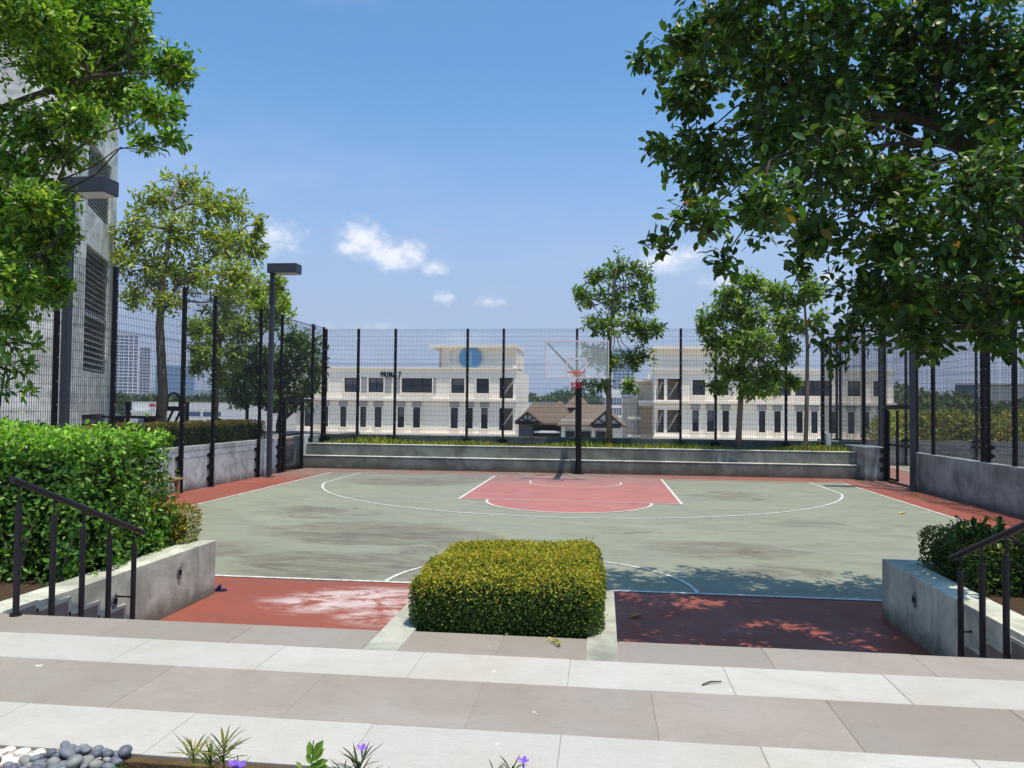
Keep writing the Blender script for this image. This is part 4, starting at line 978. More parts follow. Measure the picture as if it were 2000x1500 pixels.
spiky(466, 1500, -20.2, .07, 8, DG, 'low spiky plant with a purple flower near the yellowing plants', [(455, 1494), (472, 1496), (463, 1499)])
spiky(230, 1500, -20.0, .05, 8, [(.10, .2, .03)], 'tiny green sprout beside the grey pebbles')
# succulent with oval leaves
c = at(600, 1500, -20.15); sr = thing('oval_leaf_plant', 'small plant with bright oval leaves right of the yellowing plants', 'plant', loc=(c[0], c[1], .5))
MB().tube([(0, 0, 0), (-.005, 0, .12), (.012, 0, .2), (.022, 0, c[2]-.5+.10)], [.004, .004, .003, .002], 6).build('stem', M_stem, sr)
ov = []
for px, py, ex, ey in ((606,1478,604,1448),(612,1480,630,1446),(610,1488,632,1462),(606,1493,600,1470),(612,1497,640,1484),(590,1500,578,1488),(600,1500,640,1496)):
    a = Vector(at(px, py, -20.15))-Vector((c[0], c[1], .5)); e = Vector(at(ex, ey, -20.15))-Vector((c[0], c[1], .5))
    d = np.array(e-a); L_ = float(np.linalg.norm(d)); v, F = leaf_arrays(np.array([a]), np.array([d]), np.array([[.15, -.8, .7]]), np.array([L_]), np.array([L_*.5]))
    m = MB().add(v[0].tolist(), [tuple(f) for f in F]); o = m.build('leaf', M_leaf, sr)
    ca = o.data.color_attributes.new('col', 'FLOAT_COLOR', 'POINT'); cl = palette(1, [(.20, .34, .04), (.26, .40, .05)], [1, 1], .1)[0]
    ca.data.foreach_set('color', np.tile(np.append(cl, 1), 8).astype(np.float32))

# ------------------------------------------------------------------ buildings beyond the fence
def facade(mb, x0, x1, z0, z1, y, th, holes, mi=0):
    xs_ = sorted({x0, x1, *[min(max(h[k], x0), x1) for h in holes for k in (0, 1)]}); zs_ = sorted({z0, z1, *[h[k] for h in holes for k in (2, 3)]})
    for j in range(len(zs_)-1):
        a = None
        for i in range(len(xs_)-1):
            cx, cz = (xs_[i]+xs_[i+1])/2, (zs_[j]+zs_[j+1])/2
            solid = not any(h[0] < cx < h[1] and h[2] < cz < h[3] for h in holes)
            if solid and a is None: a = xs_[i]
            if a is not None and (not solid): mb.box(a, xs_[i], y, y+th, zs_[j], zs_[j+1], mi); a = None
        if a is not None: mb.box(a, xs_[-1], y, y+th, zs_[j], zs_[j+1], mi)
    return mb
def px2x(p, Y, py=780): return float(at(p, py, Y)[0])
def window(root, x0, x1, z0, z1, y, cols=1, rows=1, frame=M_black, deep=.22, bar=.05):
    f = MB().box(x0, x1, y+deep-.04, y+deep+.04, z0, z0+bar).box(x0, x1, y+deep-.04, y+deep+.04, z1-bar, z1).box(x0, x0+bar, y+deep-.04, y+deep+.04, z0+bar, z1-bar).box(x1-bar, x1, y+deep-.04, y+deep+.04, z0+bar, z1-bar)
    for i in range(1, cols): xx = x0+(x1-x0)*i/cols; f.box(xx-bar/2, xx+bar/2, y+deep-.03, y+deep+.03, z0+bar, z1-bar)
    for j in range(1, rows): zz = z0+(z1-z0)*j/rows; f.box(x0+bar, x1-bar, y+deep-.028, y+deep+.028, zz-bar/2, zz+bar/2)
    w = put(f, 'window', frame, root); put(MB().box(x0+.02, x1-.02, y+deep+.041, y+deep+.06, z0+.02, z1-.02), 'pane', random.choice((M_glass, M_glass, M_glass3)), w)
    if random.random() < .35: put(MB().box(x0+.03, x1-.03, y+deep+.032, y+deep+.0405, z1-(z1-z0)*random.uniform(.25, .6), z1-.03), 'blind', M_glass2, w)
    return w
M_darkfr = plain('dark_frame', (.05, .052, .06), .5, .4)
def shop_house(name, label, Y, x0, x1, up_win, low_win, tower, loggias, pillars, text=None, disc=None, slab=None, up_z=(3.5, 5.1), low_z=(-.35, 1.9)):
    t = thing(name, label, 'building', 'cream shop offices beyond the back fence', ((x0+x1)/2, Y+6, -9)); random.seed(int(x0*7)+3)
    TOP = 6.1; holes = []
    for a, c in up_win: holes.append((a, c, *up_z))
    for a, c in low_win: holes.append((a, c, *low_z))
    for a, c, z0, z1 in loggias: holes.append((a, c, z0, z1))
    base = [(q, q+1.5, -5.2, -2.8) for q in np.arange(x0+1, x1-2, 3.2)]
    put(facade(MB(), x0, x1, -9, TOP, Y, .4, holes+base), 'wall', M_cream, t)
    put(MB().box(x0, x0+.4, Y+.401, Y+14, -9, TOP).box(x1-.4, x1, Y+.401, Y+14, -9, TOP).box(x0+.401, x1-.401, Y+13.6, Y+14, -9, TOP), 'side_wall', M_cream, t)
    put(MB().box(x0+.41, x1-.41, Y+.41, Y+13.59, 5.3, 5.5), 'roof', M_grey, t)
    for z in (2.72, -1.02, -6.2): put(MB().box(x0-.15, x1+.15, Y-.45, Y-.002, z-.14, z+.14), 'cornice', M_cream, t)
    put(MB().box(x0-.12, x1+.12, Y-.25, Y+.42, TOP+.001, TOP+.16), 'coping', M_cream, t)
    for a, c in up_win:
        window(t, a, c, *up_z, Y, max(1, round((c-a)/1.0)), 2)
        put(MB().box(a-.14, a-.001, Y-.09, Y-.002, up_z[0]-.1, up_z[1]+.14).box(c+.001, c+.14, Y-.09, Y-.002, up_z[0]-.1, up_z[1]+.14).box(a, c, Y-.09, Y-.002, up_z[1]+.002, up_z[1]+.14).box(a, c, Y-.12, Y-.002, up_z[0]-.1, up_z[0]-.002), 'surround', M_cream, t)
    for a, c in low_win:
        window(t, a, c, *low_z, Y, 1, 2)
        put(MB().box(a-.13, c+.13, Y-.10, Y-.002, 1.96, 2.5), 'panel', M_grey, t)
        put(MB().box(a-.12, a-.001, Y-.08, Y-.002, low_z[0]-.08, 1.955).box(c+.001, c+.12, Y-.08, Y-.002, low_z[0]-.08, 1.955).box(a, c, Y-.1, Y-.002, low_z[0]-.12, low_z[0]-.002), 'surround', M_cream, t)
    for q in base: window(t, *q, Y, 1, 1)
    for a, c in pillars: put(MB().box(a, c, Y-.06, Y-.002, up_z[0]-.05, up_z[1]+.05), 'pier', M_grey, t)
    for a, c, z0, z1 in loggias:
        put(MB().box(a, c, Y+2.6, Y+2.8, z0, z1).box(a, c, Y+.41, Y+2.59, z0-.2, z0-.01), 'loggia_wall', M_tan, t)
        rl = MB()
        for k in range(6): rl.tube([(a, Y+.15, z0+.15+.16*k), (c, Y+.15, z0+.15+.16*k)], .022, 5)
        put(rl, 'railing', M_darkfr, t)
        put(MB().bar((a+.1, Y+1.5, z0+.1), (c-.1, Y+1.5, z1-.3), .9, .16), 'stair_flight', M_cream, t)
    tx0, tx1, tz = tower
    ins = [(tx0+.9, tx1-.9-(1.5 if disc else 0), TOP+.75, tz-.35)]
    if disc: ins.append((tx1-1.5, tx1-.05, TOP+.6, tz-.5))
    put(facade(MB(), tx0, tx1, TOP+.162, tz, Y+.0, .35, ins), 'upper_block', M_cream, t)
    for q in ins: put(MB().box(q[0], q[1], Y+.18, Y+.34, q[2], q[3]), 'recess_panel', M_cream, t)
    put(MB().box(tx0, tx0+.35, Y+.351, Y+8, TOP+.162, tz).box(tx1-.35, tx1, Y+.351, Y+8, TOP+.162, tz).box(tx0+.351, tx1-.351, Y+7.65, Y+8, TOP+.162, tz), 'upper_wall', M_cream, t)
    put(MB().box(tx0-.3-(slab or 0), tx1+.1, Y-.5, Y+8.2, tz+.001, tz+.32), 'upper_slab', M_cream, t)
    if slab: put(MB().box(tx0-.5, tx0-.002, Y+1, Y+1.4, TOP+.17, tz), 'fin', M_tan, t)
    if disc:
        n = 40; pts = [(disc[0]+disc[2]*math.cos(2*math.pi*i/n), disc[1]+disc[2]*math.sin(2*math.pi*i/n)) for i in range(n)]
        m = MB(); m.add([(x, Y-.05, z) for x, z in pts]+[(x, Y-.20, z) for x, z in pts], [tuple(range(n))[::-1], tuple(range(n, 2*n))]+[(i, (i+1) % n, n+(i+1) % n, n+i) for i in range(n)])
        em = put(m, 'round_emblem', M_disc, t)
        put(MB().box(disc[0]-.32, disc[0]+.25, Y-.215, Y-.201, disc[1]-.75, disc[1]+.75), 'emblem_stripe', M_disc2, em)
    if text:
        s, xx, zz, hh = text
        cu = bpy.data.curves.new('lettering', 'FONT'); cu.body = s; cu.size = hh; cu.extrude = .05; cu.space_character = 1.12; cu.offset = .022
        tmp = bpy.data.objects.new('lettering', cu); COL.objects.link(tmp); bpy.context.view_layer.update()
        me = bpy.data.meshes.new_from_object(tmp.evaluated_get(bpy.context.evaluated_depsgraph_get())); bpy.data.objects.remove(tmp)
        wd = max(v.co.x for v in me.vertices)
        k = 2.35/wd
        for v in me.vertices: v.co = (v.co.x*k, -v.co.z, v.co.y)
        me.materials.clear(); me.materials.append(M_black); o = bpy.data.objects.new('lettering', me); link(o, t)
        o.location = Vector((xx, Y-.08, zz))-t.location
    return t
M_disc = plain('emblem_blue', (.16, .36, .56), .5, .3, 0, .06); M_disc2 = plain('emblem_pale', (.30, .50, .66), .5, .3, 0, .06)
X6 = lambda p: px2x(p, 60)
shop_house('office_building', 'cream office block with round blue emblem and PRIMA 7 lettering', 60, -36.5, X6(1008),
    [(X6(672), X6(703)), (X6(719), X6(749)), (X6(784), X6(844)), (X6(881), X6(907)), (X6(930), X6(955)), (X6(628), X6(640))],
    [(X6(a), X6(c)) for a, c in ((562,576),(595,608),(704,716),(732,746),(777,790),(807,821),(881,895),(912,924),(940,953),(630,642),(665,677))],
    (X6(862), X6(1008), 8.45), [(X6(975), X6(1002), 2.95, 5.2), (X6(975), X6(1002), -.5, 1.9)],
    [(X6(704), X6(718)), (X6(750), X6(764)), (X6(769), X6(783)), (X6(845), X6(851))],
    ('PRIMA 7', X6(742.5), 5.20, .78), (X6(918), 7.32, 1.22), 1.1)
shop_house('office_building', 'cream office block with a dark ribbon window behind the young trees', 60, X6(1278), X6(1746),
    [(X6(1352), X6(1377)), (X6(1400), X6(1423)), (X6(1452), X6(1545)), (X6(1553), X6(1625)), (X6(1655), X6(1681)), (X6(1705), X6(1726))],
    [(X6(a), X6(c)) for a, c in ((1352,1365),(1381,1395),(1411,1424),(1482,1495),(1512,1525),(1555,1568),(1584,1597),(1624,1637),(1656,1669),(1685,1698),(1714,1727))],
    (X6(1278), X6(1480), 8.35), [(X6(1303), X6(1328), 2.95, 5.2), (X6(1303), X6(1328), -.5, 1.9), (X6(1281), X6(1297), 2.95, 5.2), (X6(1281), X6(1297), -.5, 1.9)], [(X6(1424), X6(1432))])
# lower wing with fins at the left of the second block
wg = thing('annex', 'low beige annex with tall vertical fins left of the second office block', 'building', loc=(4.2, 66, -9))
xa, xb, xc = X6(1222), X6(1240), X6(1277)
put(facade(MB(), px2x(1246, 64), px2x(1290, 64), -9, 5.0, 64, .4, [(px2x(1250, 64), px2x(1272, 64), -.8, 2.0), (px2x(1250, 64), px2x(1272, 64), -4, -1.5)]), 'wall', M_tan, wg)
put(MB().box(px2x(1216, 66), px2x(1246, 66)+.3, 66, 72, -9, 3.2), 'rear_wall', M_cream, wg)
put(MB().box(px2x(1250, 64), px2x(1272, 64), 65.5, 65.7, -4, 2.2), 'recess_panel', M_tan, wg)
for k in range(5):
    x = px2x(1228+k*5.2, 63.5); put(MB().box(x, x+.14, 63.4, 63.9, -9, 4.0), 'fin', M_grey, wg)
for k in range(2): put(MB().box(px2x(1226, 63.5), px2x(1252, 63.5), 63.35, 63.39, -1.2+2.0*k, -.9+2.0*k), 'band', M_cream, wg)
put(MB().box(px2x(1248, 62), px2x(1303, 62), 62, 64, 2.3, 2.9), 'canopy', M_cream, wg)
put(MB().box(px2x(1215, 64), px2x(1292, 64), 63.3, 72, 5.001, 5.25), 'roof', M_cream, wg)

# tiled houses between the two blocks
M_roof = (lambda n: n.done(n.mix(n.noise((.5, .5, .5), 5, .65), (.105, .075, .055), (.20, .15, .11)), .9, .1, bump=n.noise((1.2, 9, 9), 3, .6), bstr=.5, bdist=.05))(NM('brown_tiles'))
M_roof2 = (lambda n: n.done(n.mix(n.noise((.5, .5, .5), 5, .65), (.13, .098, .076), (.235, .185, .145)), .9, .1))(NM('tan_tiles'))
M_or = plain('orange_tiles', (.50, .17, .05), .85, .1, 0, .2); M_timber = plain('dark_timber', (.03, .025, .024), .8, .2); M_dgrey = plain('dark_grey_wall', (.06, .063, .07), .8, .2)
def gable_roof(mb, x0, x1, y0, y1, ze, zr, hip=0, th=.15):
    yc = (y0+y1)/2
    v = [(x0,y0,ze),(x1,y0,ze),(x1,y1,ze),(x0,y1,ze),(x0+hip,yc,zr),(x1-hip,yc,zr),(x0,y0,ze-th),(x1,y0,ze-th),(x1,y1,ze-th),(x0,y1,ze-th)]
    mb.add(v, [(0,1,5,4),(2,3,4,5),(1,2,5),(3,0,4),(0,6,7,1),(1,7,8,2),(2,8,9,3),(3,9,6,0),(9,8,7,6)]); return mb
def truss_gable(root, xc, w, y, ze, h, mat):
    m = MB(); L = (xc-w/2, y, ze); Rr = (xc+w/2, y, ze); T = (xc, y, ze+h)
    for a, c in ((L, T), (T, Rr), (L, Rr), ((xc, y, ze), T), ((xc, y, ze), (xc-w*.27, y, ze+h*.46)), ((xc, y, ze), (xc+w*.27, y, ze+h*.46))): m.bar(a, c, .12, .12)
    put(m, 'truss', M_timber, root); put(MB().add([(xc-w/2, y+.1, ze), (xc+w/2, y+.1, ze), (xc, y+.1, ze+h), (xc-w/2, y+.2, ze), (xc+w/2, y+.2, ze), (xc, y+.2, ze+h)], [(0,1,2),(5,4,3),(0,3,4,1),(1,4,5,2),(2,5,3,0)]), 'gable_panel', M_white, root)
    r = MB(); y1 = y+4
    for s in (-1, 1):
        a = Vector((xc, y-.25, ze+h+.08)); e = Vector((xc+s*w*.58, y-.25, ze-.12*h)); u = Vector((0, y1-y, 0)); th_ = Vector((0, 0, .12))
        r.add([a, e, e+u, a+u, a+th_, e+th_, e+u+th_, a+u+th_], [(0,1,2,3),(7,6,5,4),(0,4,5,1),(1,5,6,2),(2,6,7,3),(3,7,4,0)])
    put(r, 'gable_roof', mat, root)
x_ = lambda p: px2x(p, 45)
hs = thing('tiled_house', 'low white house with brown tiled roofs and truss gables seen behind the hoop pole', 'house', loc=(-2.5, 50, -9))
put(MB().box(x_(1095), x_(1216), 46, 54, -9, .95), 'wall', M_white, hs)
put(gable_roof(MB(), x_(1088), x_(1226), 45.0, 55.5, .55, 2.35, 2.0), 'roof', M_roof2, hs)
put(gable_roof(MB(), x_(1000), x_(1118), 47.5, 57, .6, 2.5, 1.2), 'roof', M_roof, hs)
put(MB().box(x_(1004), x_(1094), 49, 56, -9, .5), 'rear_wall', M_dgrey, hs)
for a, c in ((1105, 1122), (1135, 1154), (1164, 1184)): window(hs, x_(a), x_(c), -1.6, -.05, 45.78, 2, 1, M_darkfr, .08)
put(MB().box(x_(1098), x_(1103), 45.5, 45.98, -9, .5).box(x_(1156), x_(1162), 45.9, 45.999, -9, .4), 'column', M_white, hs)
put(MB().box(x_(1012), x_(1038), 46.2, 48.8, -9, .5), 'porch', M_dgrey, hs)
truss_gable(hs, x_(1029), 2.0, 45.9, .75, .75, M_roof)
truss_gable(hs, x_(1184), 2.5, 44.6, .62, 1.05, M_roof)
put(MB().box(x_(1157), x_(1212), 44.55, 44.7, .30, .56), 'fascia', M_timber, hs)
put(MB().box(x_(1042), x_(1092), 46.0, 47.4, -.25, -.10), 'awning', M_white, hs)
put(MB().box(x_(1040), x_(1094), 47.41, 47.6, -9, -.26), 'dark_front', M_timber, hs)
pv = thing('pavilion', 'small brown pavilion roof rising behind the hoop net', 'pavilion', loc=(px2x(1128, 60), 62, -9))
v = [(px2x(1098, 58), 58, 2.05), (px2x(1156, 58), 58, 2.05), (px2x(1156, 58), 65, 2.05), (px2x(1098, 58), 65, 2.05), (px2x(1127, 58), 61.5, 3.6), (px2x(1127, 58), 61.5, 2.0)]
put(MB().add(v, [(0,1,4),(1,2,4),(2,3,4),(3,0,4),(3,2,1,0)]), 'roof', M_roof2, pv)
put(MB().box(px2x(1108, 59), px2x(1146, 59), 59.3, 63.8, -9, 2.04), 'wall', M_dgrey, pv)
orf = thing('orange_roof', 'small bright orange hipped roof left of the hoop pole', 'house', loc=(px2x(1090, 70), 72, -9))
put(gable_roof(MB(), px2x(1080, 70), px2x(1102, 70), 70, 75, 1.85, 2.75, .5), 'roof', M_or, orf); put(MB().box(px2x(1082, 70), px2x(1100, 70), 70.5, 74.5, -9, 1.7), 'wall', M_cream, orf)
M_blue = plain('blue_sheet', (.20, .27, .36), .5, .4, 0, .15); M_bldg = plain('pale_block', (.50, .54, .58), .7, .2, 0, .1, .3)
wh = thing('warehouse', 'long low warehouse with a grey blue roof right of the emblem block', 'building', loc=(px2x(1050, 120), 125, -9))
put(gable_roof(MB(), px2x(1000, 120), px2x(1098, 120), 118, 134, 1.9, 3.0), 'roof', M_blue, wh); put(MB().box(px2x(1002, 120), px2x(1096, 120), 119, 133, -9, 1.7), 'wall', M_white, wh)

def block(name, label, px0, px1, pyt, Y, depth, mats, floors, bays, zb=-9, cat='tower', group=None, slab=True, inset=.15):
    x0, x1 = px2x(px0, Y), px2x(px1, Y); xm = (x0+x1)/2; phi = math.atan2(xm-CAM[0], Y-CAM[1]); hw = (x1-x0)/2*math.cos(phi); x0, x1 = xm-hw, xm+hw; zt = float(at((px0+px1)/2, pyt, Y)[2]); t = thing(name, label, cat, group, ((x0+x1)/2, Y, zb))
    put(MB().box(x0, x1, Y, Y+depth, zb, zt), 'body', mats[0], t)
    h = (zt-max(zb, -9))/floors; w = (x1-x0)/bays; m = MB(); s = MB()
    for f in range(floors):
        z = zb+h*f
        if slab: s.box(x0-w*.12, x1+w*.12, Y-w*inset, Y-.002, z+h*.72, z+h*1.0)
    put(s, 'floor_slabs', mats[1], t)
    for i in range(bays+1): m.box(x0+w*i-w*.09, x0+w*i+w*.09, Y-w*inset*1.4, Y-w*inset-.002, zb, zt)
    put(m, 'piers', mats[1], t)
    put(MB().box(x0-w*.2, x1+w*.2, Y-w*inset*1.5, Y+depth, zt+.01, zt+h*.5), 'roof_band', mats[1], t); t.rotation_euler = (0, 0, -phi); return t
M_tw = plain('tower_white', (.60, .63, .68), .7, .2, 0, .08, .05); M_twg = plain('tower_glass', (.10, .14, .22), .3, .5, 0, .3, .1); M_bg = plain('blue_glass', (.12, .20, .33), .25, .5, 0, .15, .05); M_bg2 = plain('blue_glass_edge', (.16, .25, .38), .3, .5, 0, .1, .05)
block('apartment_tower', 'taller white apartment tower far beyond the left fence', 212, 268, 654, 520, 30, (M_twg, M_tw), 26, 6, group='far apartment towers')
block('apartment_tower', 'shorter white apartment tower beside the taller one at far left', 271, 292, 679, 560, 25, (M_twg, M_tw), 23, 3, group='far apartment towers')
block('glass_block', 'blue glass office block behind the left tree trunk', 304, 379, 718, 420, 40, (M_bg, M_bg2), 12, 9, inset=.03)
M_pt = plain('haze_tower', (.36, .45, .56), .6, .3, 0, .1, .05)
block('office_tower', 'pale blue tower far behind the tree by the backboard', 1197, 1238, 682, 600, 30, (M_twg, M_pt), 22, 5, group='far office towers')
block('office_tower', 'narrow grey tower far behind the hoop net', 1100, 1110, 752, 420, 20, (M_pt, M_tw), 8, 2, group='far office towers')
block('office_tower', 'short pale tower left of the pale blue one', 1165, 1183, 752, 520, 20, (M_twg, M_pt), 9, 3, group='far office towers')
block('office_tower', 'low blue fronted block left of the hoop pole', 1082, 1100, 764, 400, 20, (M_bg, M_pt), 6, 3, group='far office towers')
block('white_block', 'white low block with a row of windows right of the backboard tree', 1178, 1214, 771, 200, 20, (M_twg, M_white), 5, 7, group='far office towers', cat='building')
M_navyb = plain('navy_cladding', (.02, .045, .13), .5, .4, 0, .1, .2)
dbl = thing('warehouse', 'long far warehouse, navy and grey, beyond the right fence', 'building', loc=(px2x(1930, 150), 160, -9))
z1 = float(at(1930, 752, 150)[2]); put(MB().prism([(px2x(1865, 150), 150), (px2x(1906, 150), 150), (px2x(1906, 175), 175), (px2x(1868, 175), 175)], -9, z1), 'navy_bay', M_navyb, dbl); put(MB().prism([(px2x(1906, 150)+.02, 150.2), (px2x(2080, 150), 150.2), (px2x(2080, 175), 175), (px2x(1906, 175)+.02, 175)], -9, z1-.15), 'grey_bay', M_grey, dbl)
put(MB().prism([(px2x(1864, 150), 149.5), (px2x(2082, 150), 149.5), (px2x(2082, 175), 175.5), (px2x(1869, 175), 175.5)], z1+.002, z1+.4), 'roof', M_grey, dbl)
# long white block at far left behind the garden
lw = thing('white_block', 'long low white building with a red sign behind the left garden', 'building', loc=(-36, 46, -9))
xl = lambda p: px2x(p, 40)
hol = [(xl(a), xl(c), z0, z1) for a, c, z0, z1 in ((366,392,.95,1.35),(396,432,.95,1.35),(372,398,.2,.62),(402,445,.2,.62),(270,296,.3,.9))]
put(facade(MB(), xl(258), xl(470), -9, 2.15, 40, .4, hol), 'wall', M_white, lw); put(MB().box(xl(255), xl(472), 40.401, 52, -9, 2.05), 'body', M_white, lw)
for h in hol: put(MB().box(h[0]+.01, h[1]-.01, 40.2, 40.24, h[2]+.01, h[3]-.01), 'window', M_bg, lw)
M_red2 = plain('sign_red', (.5, .05, .03), .5, .3); put(MB().box(xl(293), xl(304), 39.9, 39.98, 1.76, 1.98), 'sign', M_red2, lw)
put(MB().box(xl(262), xl(300), 39.4, 39.99, 1.25, 1.4), 'awning', M_white, lw)

# concrete tower close by on the left
tw_ = thing('concrete_tower', 'tall raw concrete building with louvred openings at the left edge', 'building', loc=(-12.04, -5.67, .98))
C0 = np.array([-12.04, -5.67]); dr = np.array([-.4027, .9153]); dl = np.array([-.9153, -.4027]); ZT = 17.0
def tp3(u, v, z): p = C0+dr*u+dl*v; return (p[0], p[1], z)            # u along the louvred face, v along the plain face
def tbox(mb, u0, u1, v0, v1, z0, z1, mi=0):
    vs = [tp3(u, v, z) for z in (z0, z1) for u, v in ((u0, v0), (u1, v0), (u1, v1), (u0, v1))]
    return mb.add(vs, [(0,1,2,3),(7,6,5,4),(0,4,5,1),(1,5,6,2),(2,6,7,3),(3,7,4,0)], mi)
wl = MB(); zz = [(.98, 1.0), (1.75, 2.9), (6.2, 7.2), (9.0, 10.2), (13.5, ZT)]
tbox(wl, 0, 1.30, 0, 4, .98, ZT); tbox(wl, 4.17, 5.05, 0, 4, .98, ZT)
for z0, z1 in zz[1:]: tbox(wl, 1.301, 4.169, .0, .5, z0, z1)
tbox(wl, 1.301, 4.169, .9, 4, .98, ZT)
put(wl, 'wall', M_tower, tw_)
pf = MB(); tbox(pf, .01, 5.0, 4.001, 14, .98, ZT); put(pf, 'plain_wall', M_tower, tw_)
M_louv = plain('louvre_grey', (.30, .325, .34), .5, .4); M_scr = plain('screen_grey', (.34, .36, .37), .6, .3)
def louvre(u0, u1, z0, z1, pitch, mat, nm):
    n = int((z1-z0)/pitch)
    for k in range(n):
        z = z0+pitch*(k+.2); m = MB(); vs = []
        for u in (u0, u1): vs += [tp3(u, .06, z), tp3(u, .06, z+.02), tp3(u, .20, z+pitch*.75), tp3(u, .20, z+pitch*.75-.02)]
        m.add(vs, [(0,1,5,4),(1,2,6,5),(2,3,7,6),(3,0,4,7)]); put(m, nm, mat, tw_)
louvre(1.31, 4.16, 2.92, 6.18, .155, M_louv, 'louvre_blade'); louvre(1.31, 4.16, 7.22, 8.98, .10, M_scr, 'screen_slat'); louvre(1.31, 4.16, 1.02, 1.73, .155, M_louv, 'louvre_blade'); louvre(1.31, 4.16, 10.22, 13.48, .155, M_louv, 'louvre_blade')
m = MB()
for z in (4.35,): tbox(m, 1.31, 4.16, .03, .055, z, z+.10)
put(m, 'louvre_rail', M_louv, tw_)
m = MB(); tbox(m, 1.315, 4.155, .6, .62, 1.0, 13.5); put(m, 'void', M_grey, tw_)

# outdoor gym things behind the left fence
def garden_root(name, label, cat, px, py, X): 
    d = ray(px, py); t = (X-CAM[0])/d[0]; p = CAM+d*t; return thing(name, label, cat, None, (float(p[0]), float(p[1]), .98))
gm = garden_root('exercise_machine', 'black outdoor exercise machine with an arched handle by the tree trunk', 'exercise machine', 338, 828, -12.2)
a_ = [(.55*.5*math.cos(q)*.75, 0, 1.18+.22*math.sin(q)) for q in np.linspace(0, math.pi, 12)]
MB().tube([(-.2, 0, 1.0)]+[(-x, y, z) for x, y, z in a_[::1]]+[(.2, 0, 1.0)], .035, 8).build('arched_handle', M_black, gm)
for s, x0 in ((-1, -.45), (1, -.2)):
    MB().tube([(x0, 0, 0), (x0+.28, 0, .55), (x0+.5, 0, 1.0)], .04, 8).build('leg', M_black, gm)
MB().box(-.28, .30, -.14, .14, .86, 1.0).build('seat', M_black, gm, bevel=.03); MB().box(-.3, .3, -.1, .1, .0, .05).build('foot_plate', M_black, gm)
tb_ = garden_root('picnic_table', 'black outdoor table and stools behind the left hedge', 'table', 262, 834, -12.6)
MB().box(-.75, .75, -.4, .4, .66, .72).build('table_top', M_black, tb_, bevel=.01)
for x in (-.5, .5): MB().box(x-.05, x+.05, -.25, .25, 0, .659).build('leg', M_black, tb_)
MB().tube([(-.25, -.6, 0), (-.25, -.6, .42)], .15, 14).build('stool', M_black, tb_); MB().tube([(.35, -.6, 0), (.35, -.6, .42)], .15, 14).build('stool', M_black, tb_)
for px, py, h, lab in ((249, 832, 1.1, 'thin black bollard post left of the outdoor table'), (365, 830, 1.1, 'black post standing between the two fence posts near the bench'), (482, 838, 1.2, 'thin black post at the right end of the olive hedge')):
    r0 = garden_root('post', lab, 'post', px, py, -12.8); MB().box(-.045, .045, -.045, .045, 0, h).build('shaft', M_black, r0); MB().box(-.06, .06, -.06, .06, h+.001, h+.03).build('cap', M_black, r0)
b2 = garden_root('bench', 'dark backless bench behind the left fence beside the black post', 'bench', 374, 832, -12.4)
MB().box(-.5, .5, -.2, .2, .40, .46).build('seat', M_black, b2, bevel=.008)
for x in (-.35, .35): MB().box(x-.05, x+.05, -.15, .15, 0, .399).build('leg', M_black, b2)
r3 = garden_root('handrail', 'sloping black handrail at the right end of the garden behind the fence', 'handrail', 452, 836, -12.6)
MB().bar((-.75, 0, .62), (.7, .3, .02), .09).build('rail', M_black, r3); MB().box(-.70, -.64, -.03, .03, 0, .6).build('post', M_black, r3)

# woods, hills and scrub
def canopy(name, label, pts, L, cols, wts, spread=(1, 1, .7), per=1, mat=None):
    P = np.concatenate(pts); n = len(P); D = unit(RNG.normal(size=(n, 3))); N = unit(RNG.normal(size=(n, 3))*.7+np.array([0, -.3, 1]))
    return leaf_object(name, P, D, N, L*RNG.uniform(.6, 1.3, n), L*.6*RNG.uniform(.7, 1.2, n), palette(n, cols, wts, .22), mat or M_leafdull, None, 4, 'stuff')
def mound(c, r, n):
    q = unit(RNG.normal(size=(n, 3))); q[:, 2] = np.abs(q[:, 2]); q[:, 1] = -np.abs(q[:, 1])*np.sign(RNG.random(n)-.25)
    return np.array(c)+q*np.array(r)*RNG.uniform(.8, 1.03, (n, 1))
pts = []
for k in range(60):
    px = random.uniform(1735, 2080); Y = random.uniform(22, 34); top = random.uniform(796, 832)
    c = at(px, top, Y); r_ = random.uniform(.9, 2.0); pts.append(mound((c[0], Y, c[2]-r_*.9), (r_, r_, r_*.9), 420))
for k in range(16):
    px = random.uniform(1740, 2080); Y = random.uniform(24, 30); c = at(px, 845, Y); pts.append(mound((c[0], Y, c[2]-1.2), (1.6, 1.2, 1.2), 320))
canopy('scrub', '', pts, .26, [(.26, .27, .05), (.19, .24, .04), (.33, .27, .06), (.11, .15, .03), (.30, .16, .06)], [4, 4, 2, 2, .9])
pts = []
for k in range(46):
    px = random.uniform(1735, 2090); Y = random.uniform(60, 110); top = random.uniform(783, 803); c = at(px, top, Y); r_ = random.uniform(2.5, 5)
    pts.append(mound((c[0], Y, c[2]-r_*.85), (r_*1.2, r_, r_*.85), 300))
for px, top in ((1775, 755), (1800, 768), (1760, 768), (1835, 772), (1868, 765), (1752, 752), (1820, 764), (1880, 772), (1790, 778), (1850, 780)):
    Y = random.uniform(110, 140); c = at(px, top, Y); r_ = random.uniform(3, 5); pts.append(mound((c[0], Y, c[2]-r_*.9), (r_, r_, r_*.9), 320))
canopy('far_wood', '', pts, .9, [(.08, .12, .03), (.055, .085, .024), (.13, .16, .035)], [3, 3, 1])
pts = []
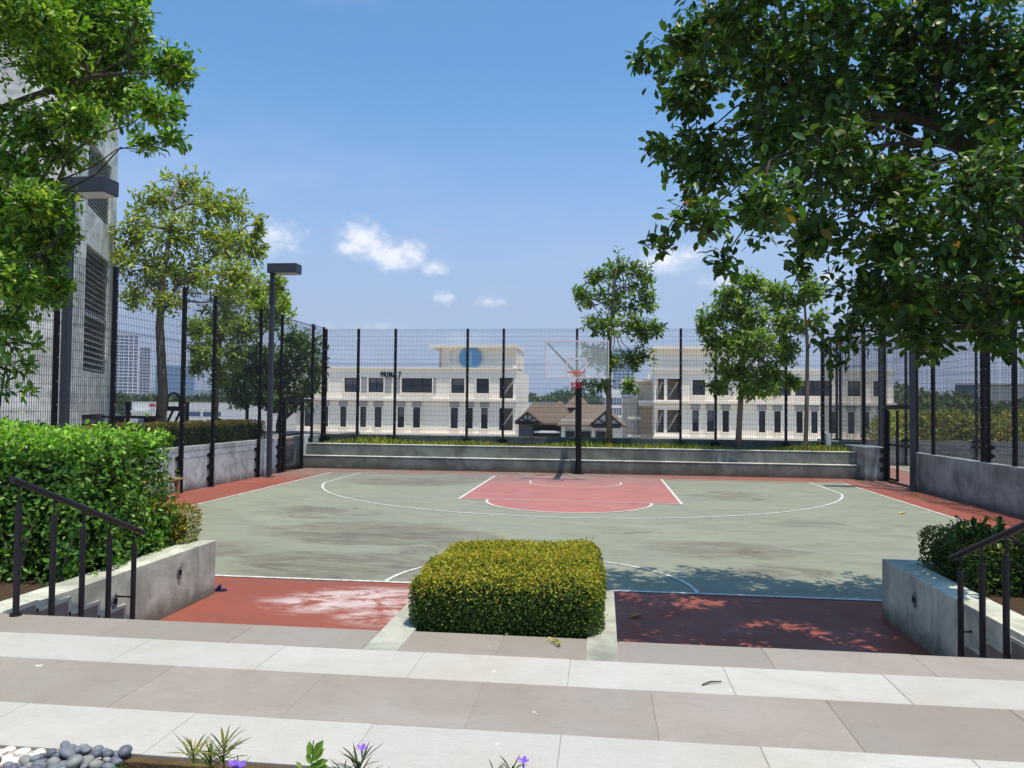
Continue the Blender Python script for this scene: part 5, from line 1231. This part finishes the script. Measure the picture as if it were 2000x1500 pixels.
for px, top, r_ in ((1022,768,7),(1012,766,6),(1036,772,5),(1065,780,5),(1078,772,7),(1092,766,8),(1105,764,9),(1118,762,9),(1135,766,9),(1150,770,8),(1085,778,5),(1060,784,4),(1100,774,6),(1170,778,7),(1205,779,6)):
    Y = random.uniform(280, 360); c = at(px, top, Y); pts.append(mound((c[0], Y, c[2]-r_*.8), (r_*1.1, r_, r_*.8), 260))
for px in range(-60, 660, 12):
    Y = random.uniform(150, 220); c = at(px, random.uniform(773, 781), Y); r_ = random.uniform(3, 5); pts.append(mound((c[0], Y, c[2]-r_*.8), (r_*1.3, r_, r_*.8), 110))
canopy('far_wood', '', pts, 2.0, [(.045, .085, .02), (.03, .06, .016), (.09, .13, .025)], [3, 3, 1])
def hill(name, Y, prof, mat, depth):
    m = MB(); n = len(prof); vs = []
    for px, py in prof:
        c = at(px, py, Y); vs += [(c[0], Y-depth*.5, -9.0), (c[0], Y, c[2]), (c[0], Y+depth, -9.0)]
    fs = [(3*i+k, 3*i+3+k, 3*i+4+k, 3*i+1+k) for i in range(n-1) for k in (0, 1)]
    m.add(vs, fs); return structure(m.build(name, mat, smooth=True))
M_hill = (lambda n: n.done(n.mix(n.noise(.03, 6, .7), (.03, .05, .016), (.07, .10, .03)), .95, .05))(NM('hill_green'))
random.seed(8)
prof = []; y = 776
for px in range(-900, 3000, 14):
    y += random.uniform(-1.6, 1.6); y = min(max(y, 770), 784); prof.append((px, y+(px-1000)*.0104))
hill('hills', 2200, prof, M_hill, 500)
prof = [(px, 786+(px-1000)*.0104+2.5*math.sin(px*.05)+1.5*math.sin(px*.13+1)) for px in range(-900, 3000, 10)]
hill('hills', 900, prof, M_hill, 200)
# low town roofs between the woods
random.seed(14)
M_r = [M_or, M_roof, M_grey, M_blue]; HL = ['with an orange roof', 'with a brown roof', 'with a grey roof', 'with a blue grey roof']
for k in range(26):
    px = random.choice((random.uniform(1000, 1290), random.uniform(-60, 640), random.uniform(1740, 2060))); Y = random.uniform(180, 300)
    x = px2x(px, Y); w = random.uniform(8, 16); zt = random.uniform(-5, -2.2)
    mi = k % 4
    h_ = thing('town_house', 'small far house '+HL[mi]+(' left of the first office block' if px < 700 else ' between the two office blocks' if px < 1400 else ' right of the gateway'), 'house', 'far houses on the horizon', (x, Y+5, -9))
    put(MB().box(x-w/2, x+w/2, Y, Y+10, -9, zt), 'wall', M_white, h_); put(gable_roof(MB(), x-w/2-.6, x+w/2+.6, Y-.6, Y+10.6, zt+.05, zt+2.4, 1.5), 'roof', M_r[mi], h_)

# ------------------------------------------------------------------ the air: a faint haze over the town
if HAZE > 0:
    m = bpy.data.materials.new('haze'); m.use_nodes = True; t = m.node_tree; t.nodes.clear()
    o_ = t.nodes.new('ShaderNodeOutputMaterial'); pv_ = t.nodes.new('ShaderNodeVolumePrincipled')
    pv_.inputs['Color'].default_value = (.80, .88, 1.0, 1); pv_.inputs['Density'].default_value = HAZE; pv_.inputs['Anisotropy'].default_value = .2
    t.links.new(pv_.outputs[0], o_.inputs['Volume'])
    h_ = MB().box(-3990, 3990, -1190, 5990, -10.6, 140).build('haze', m); tag(h_, None, None, None, 'stuff')
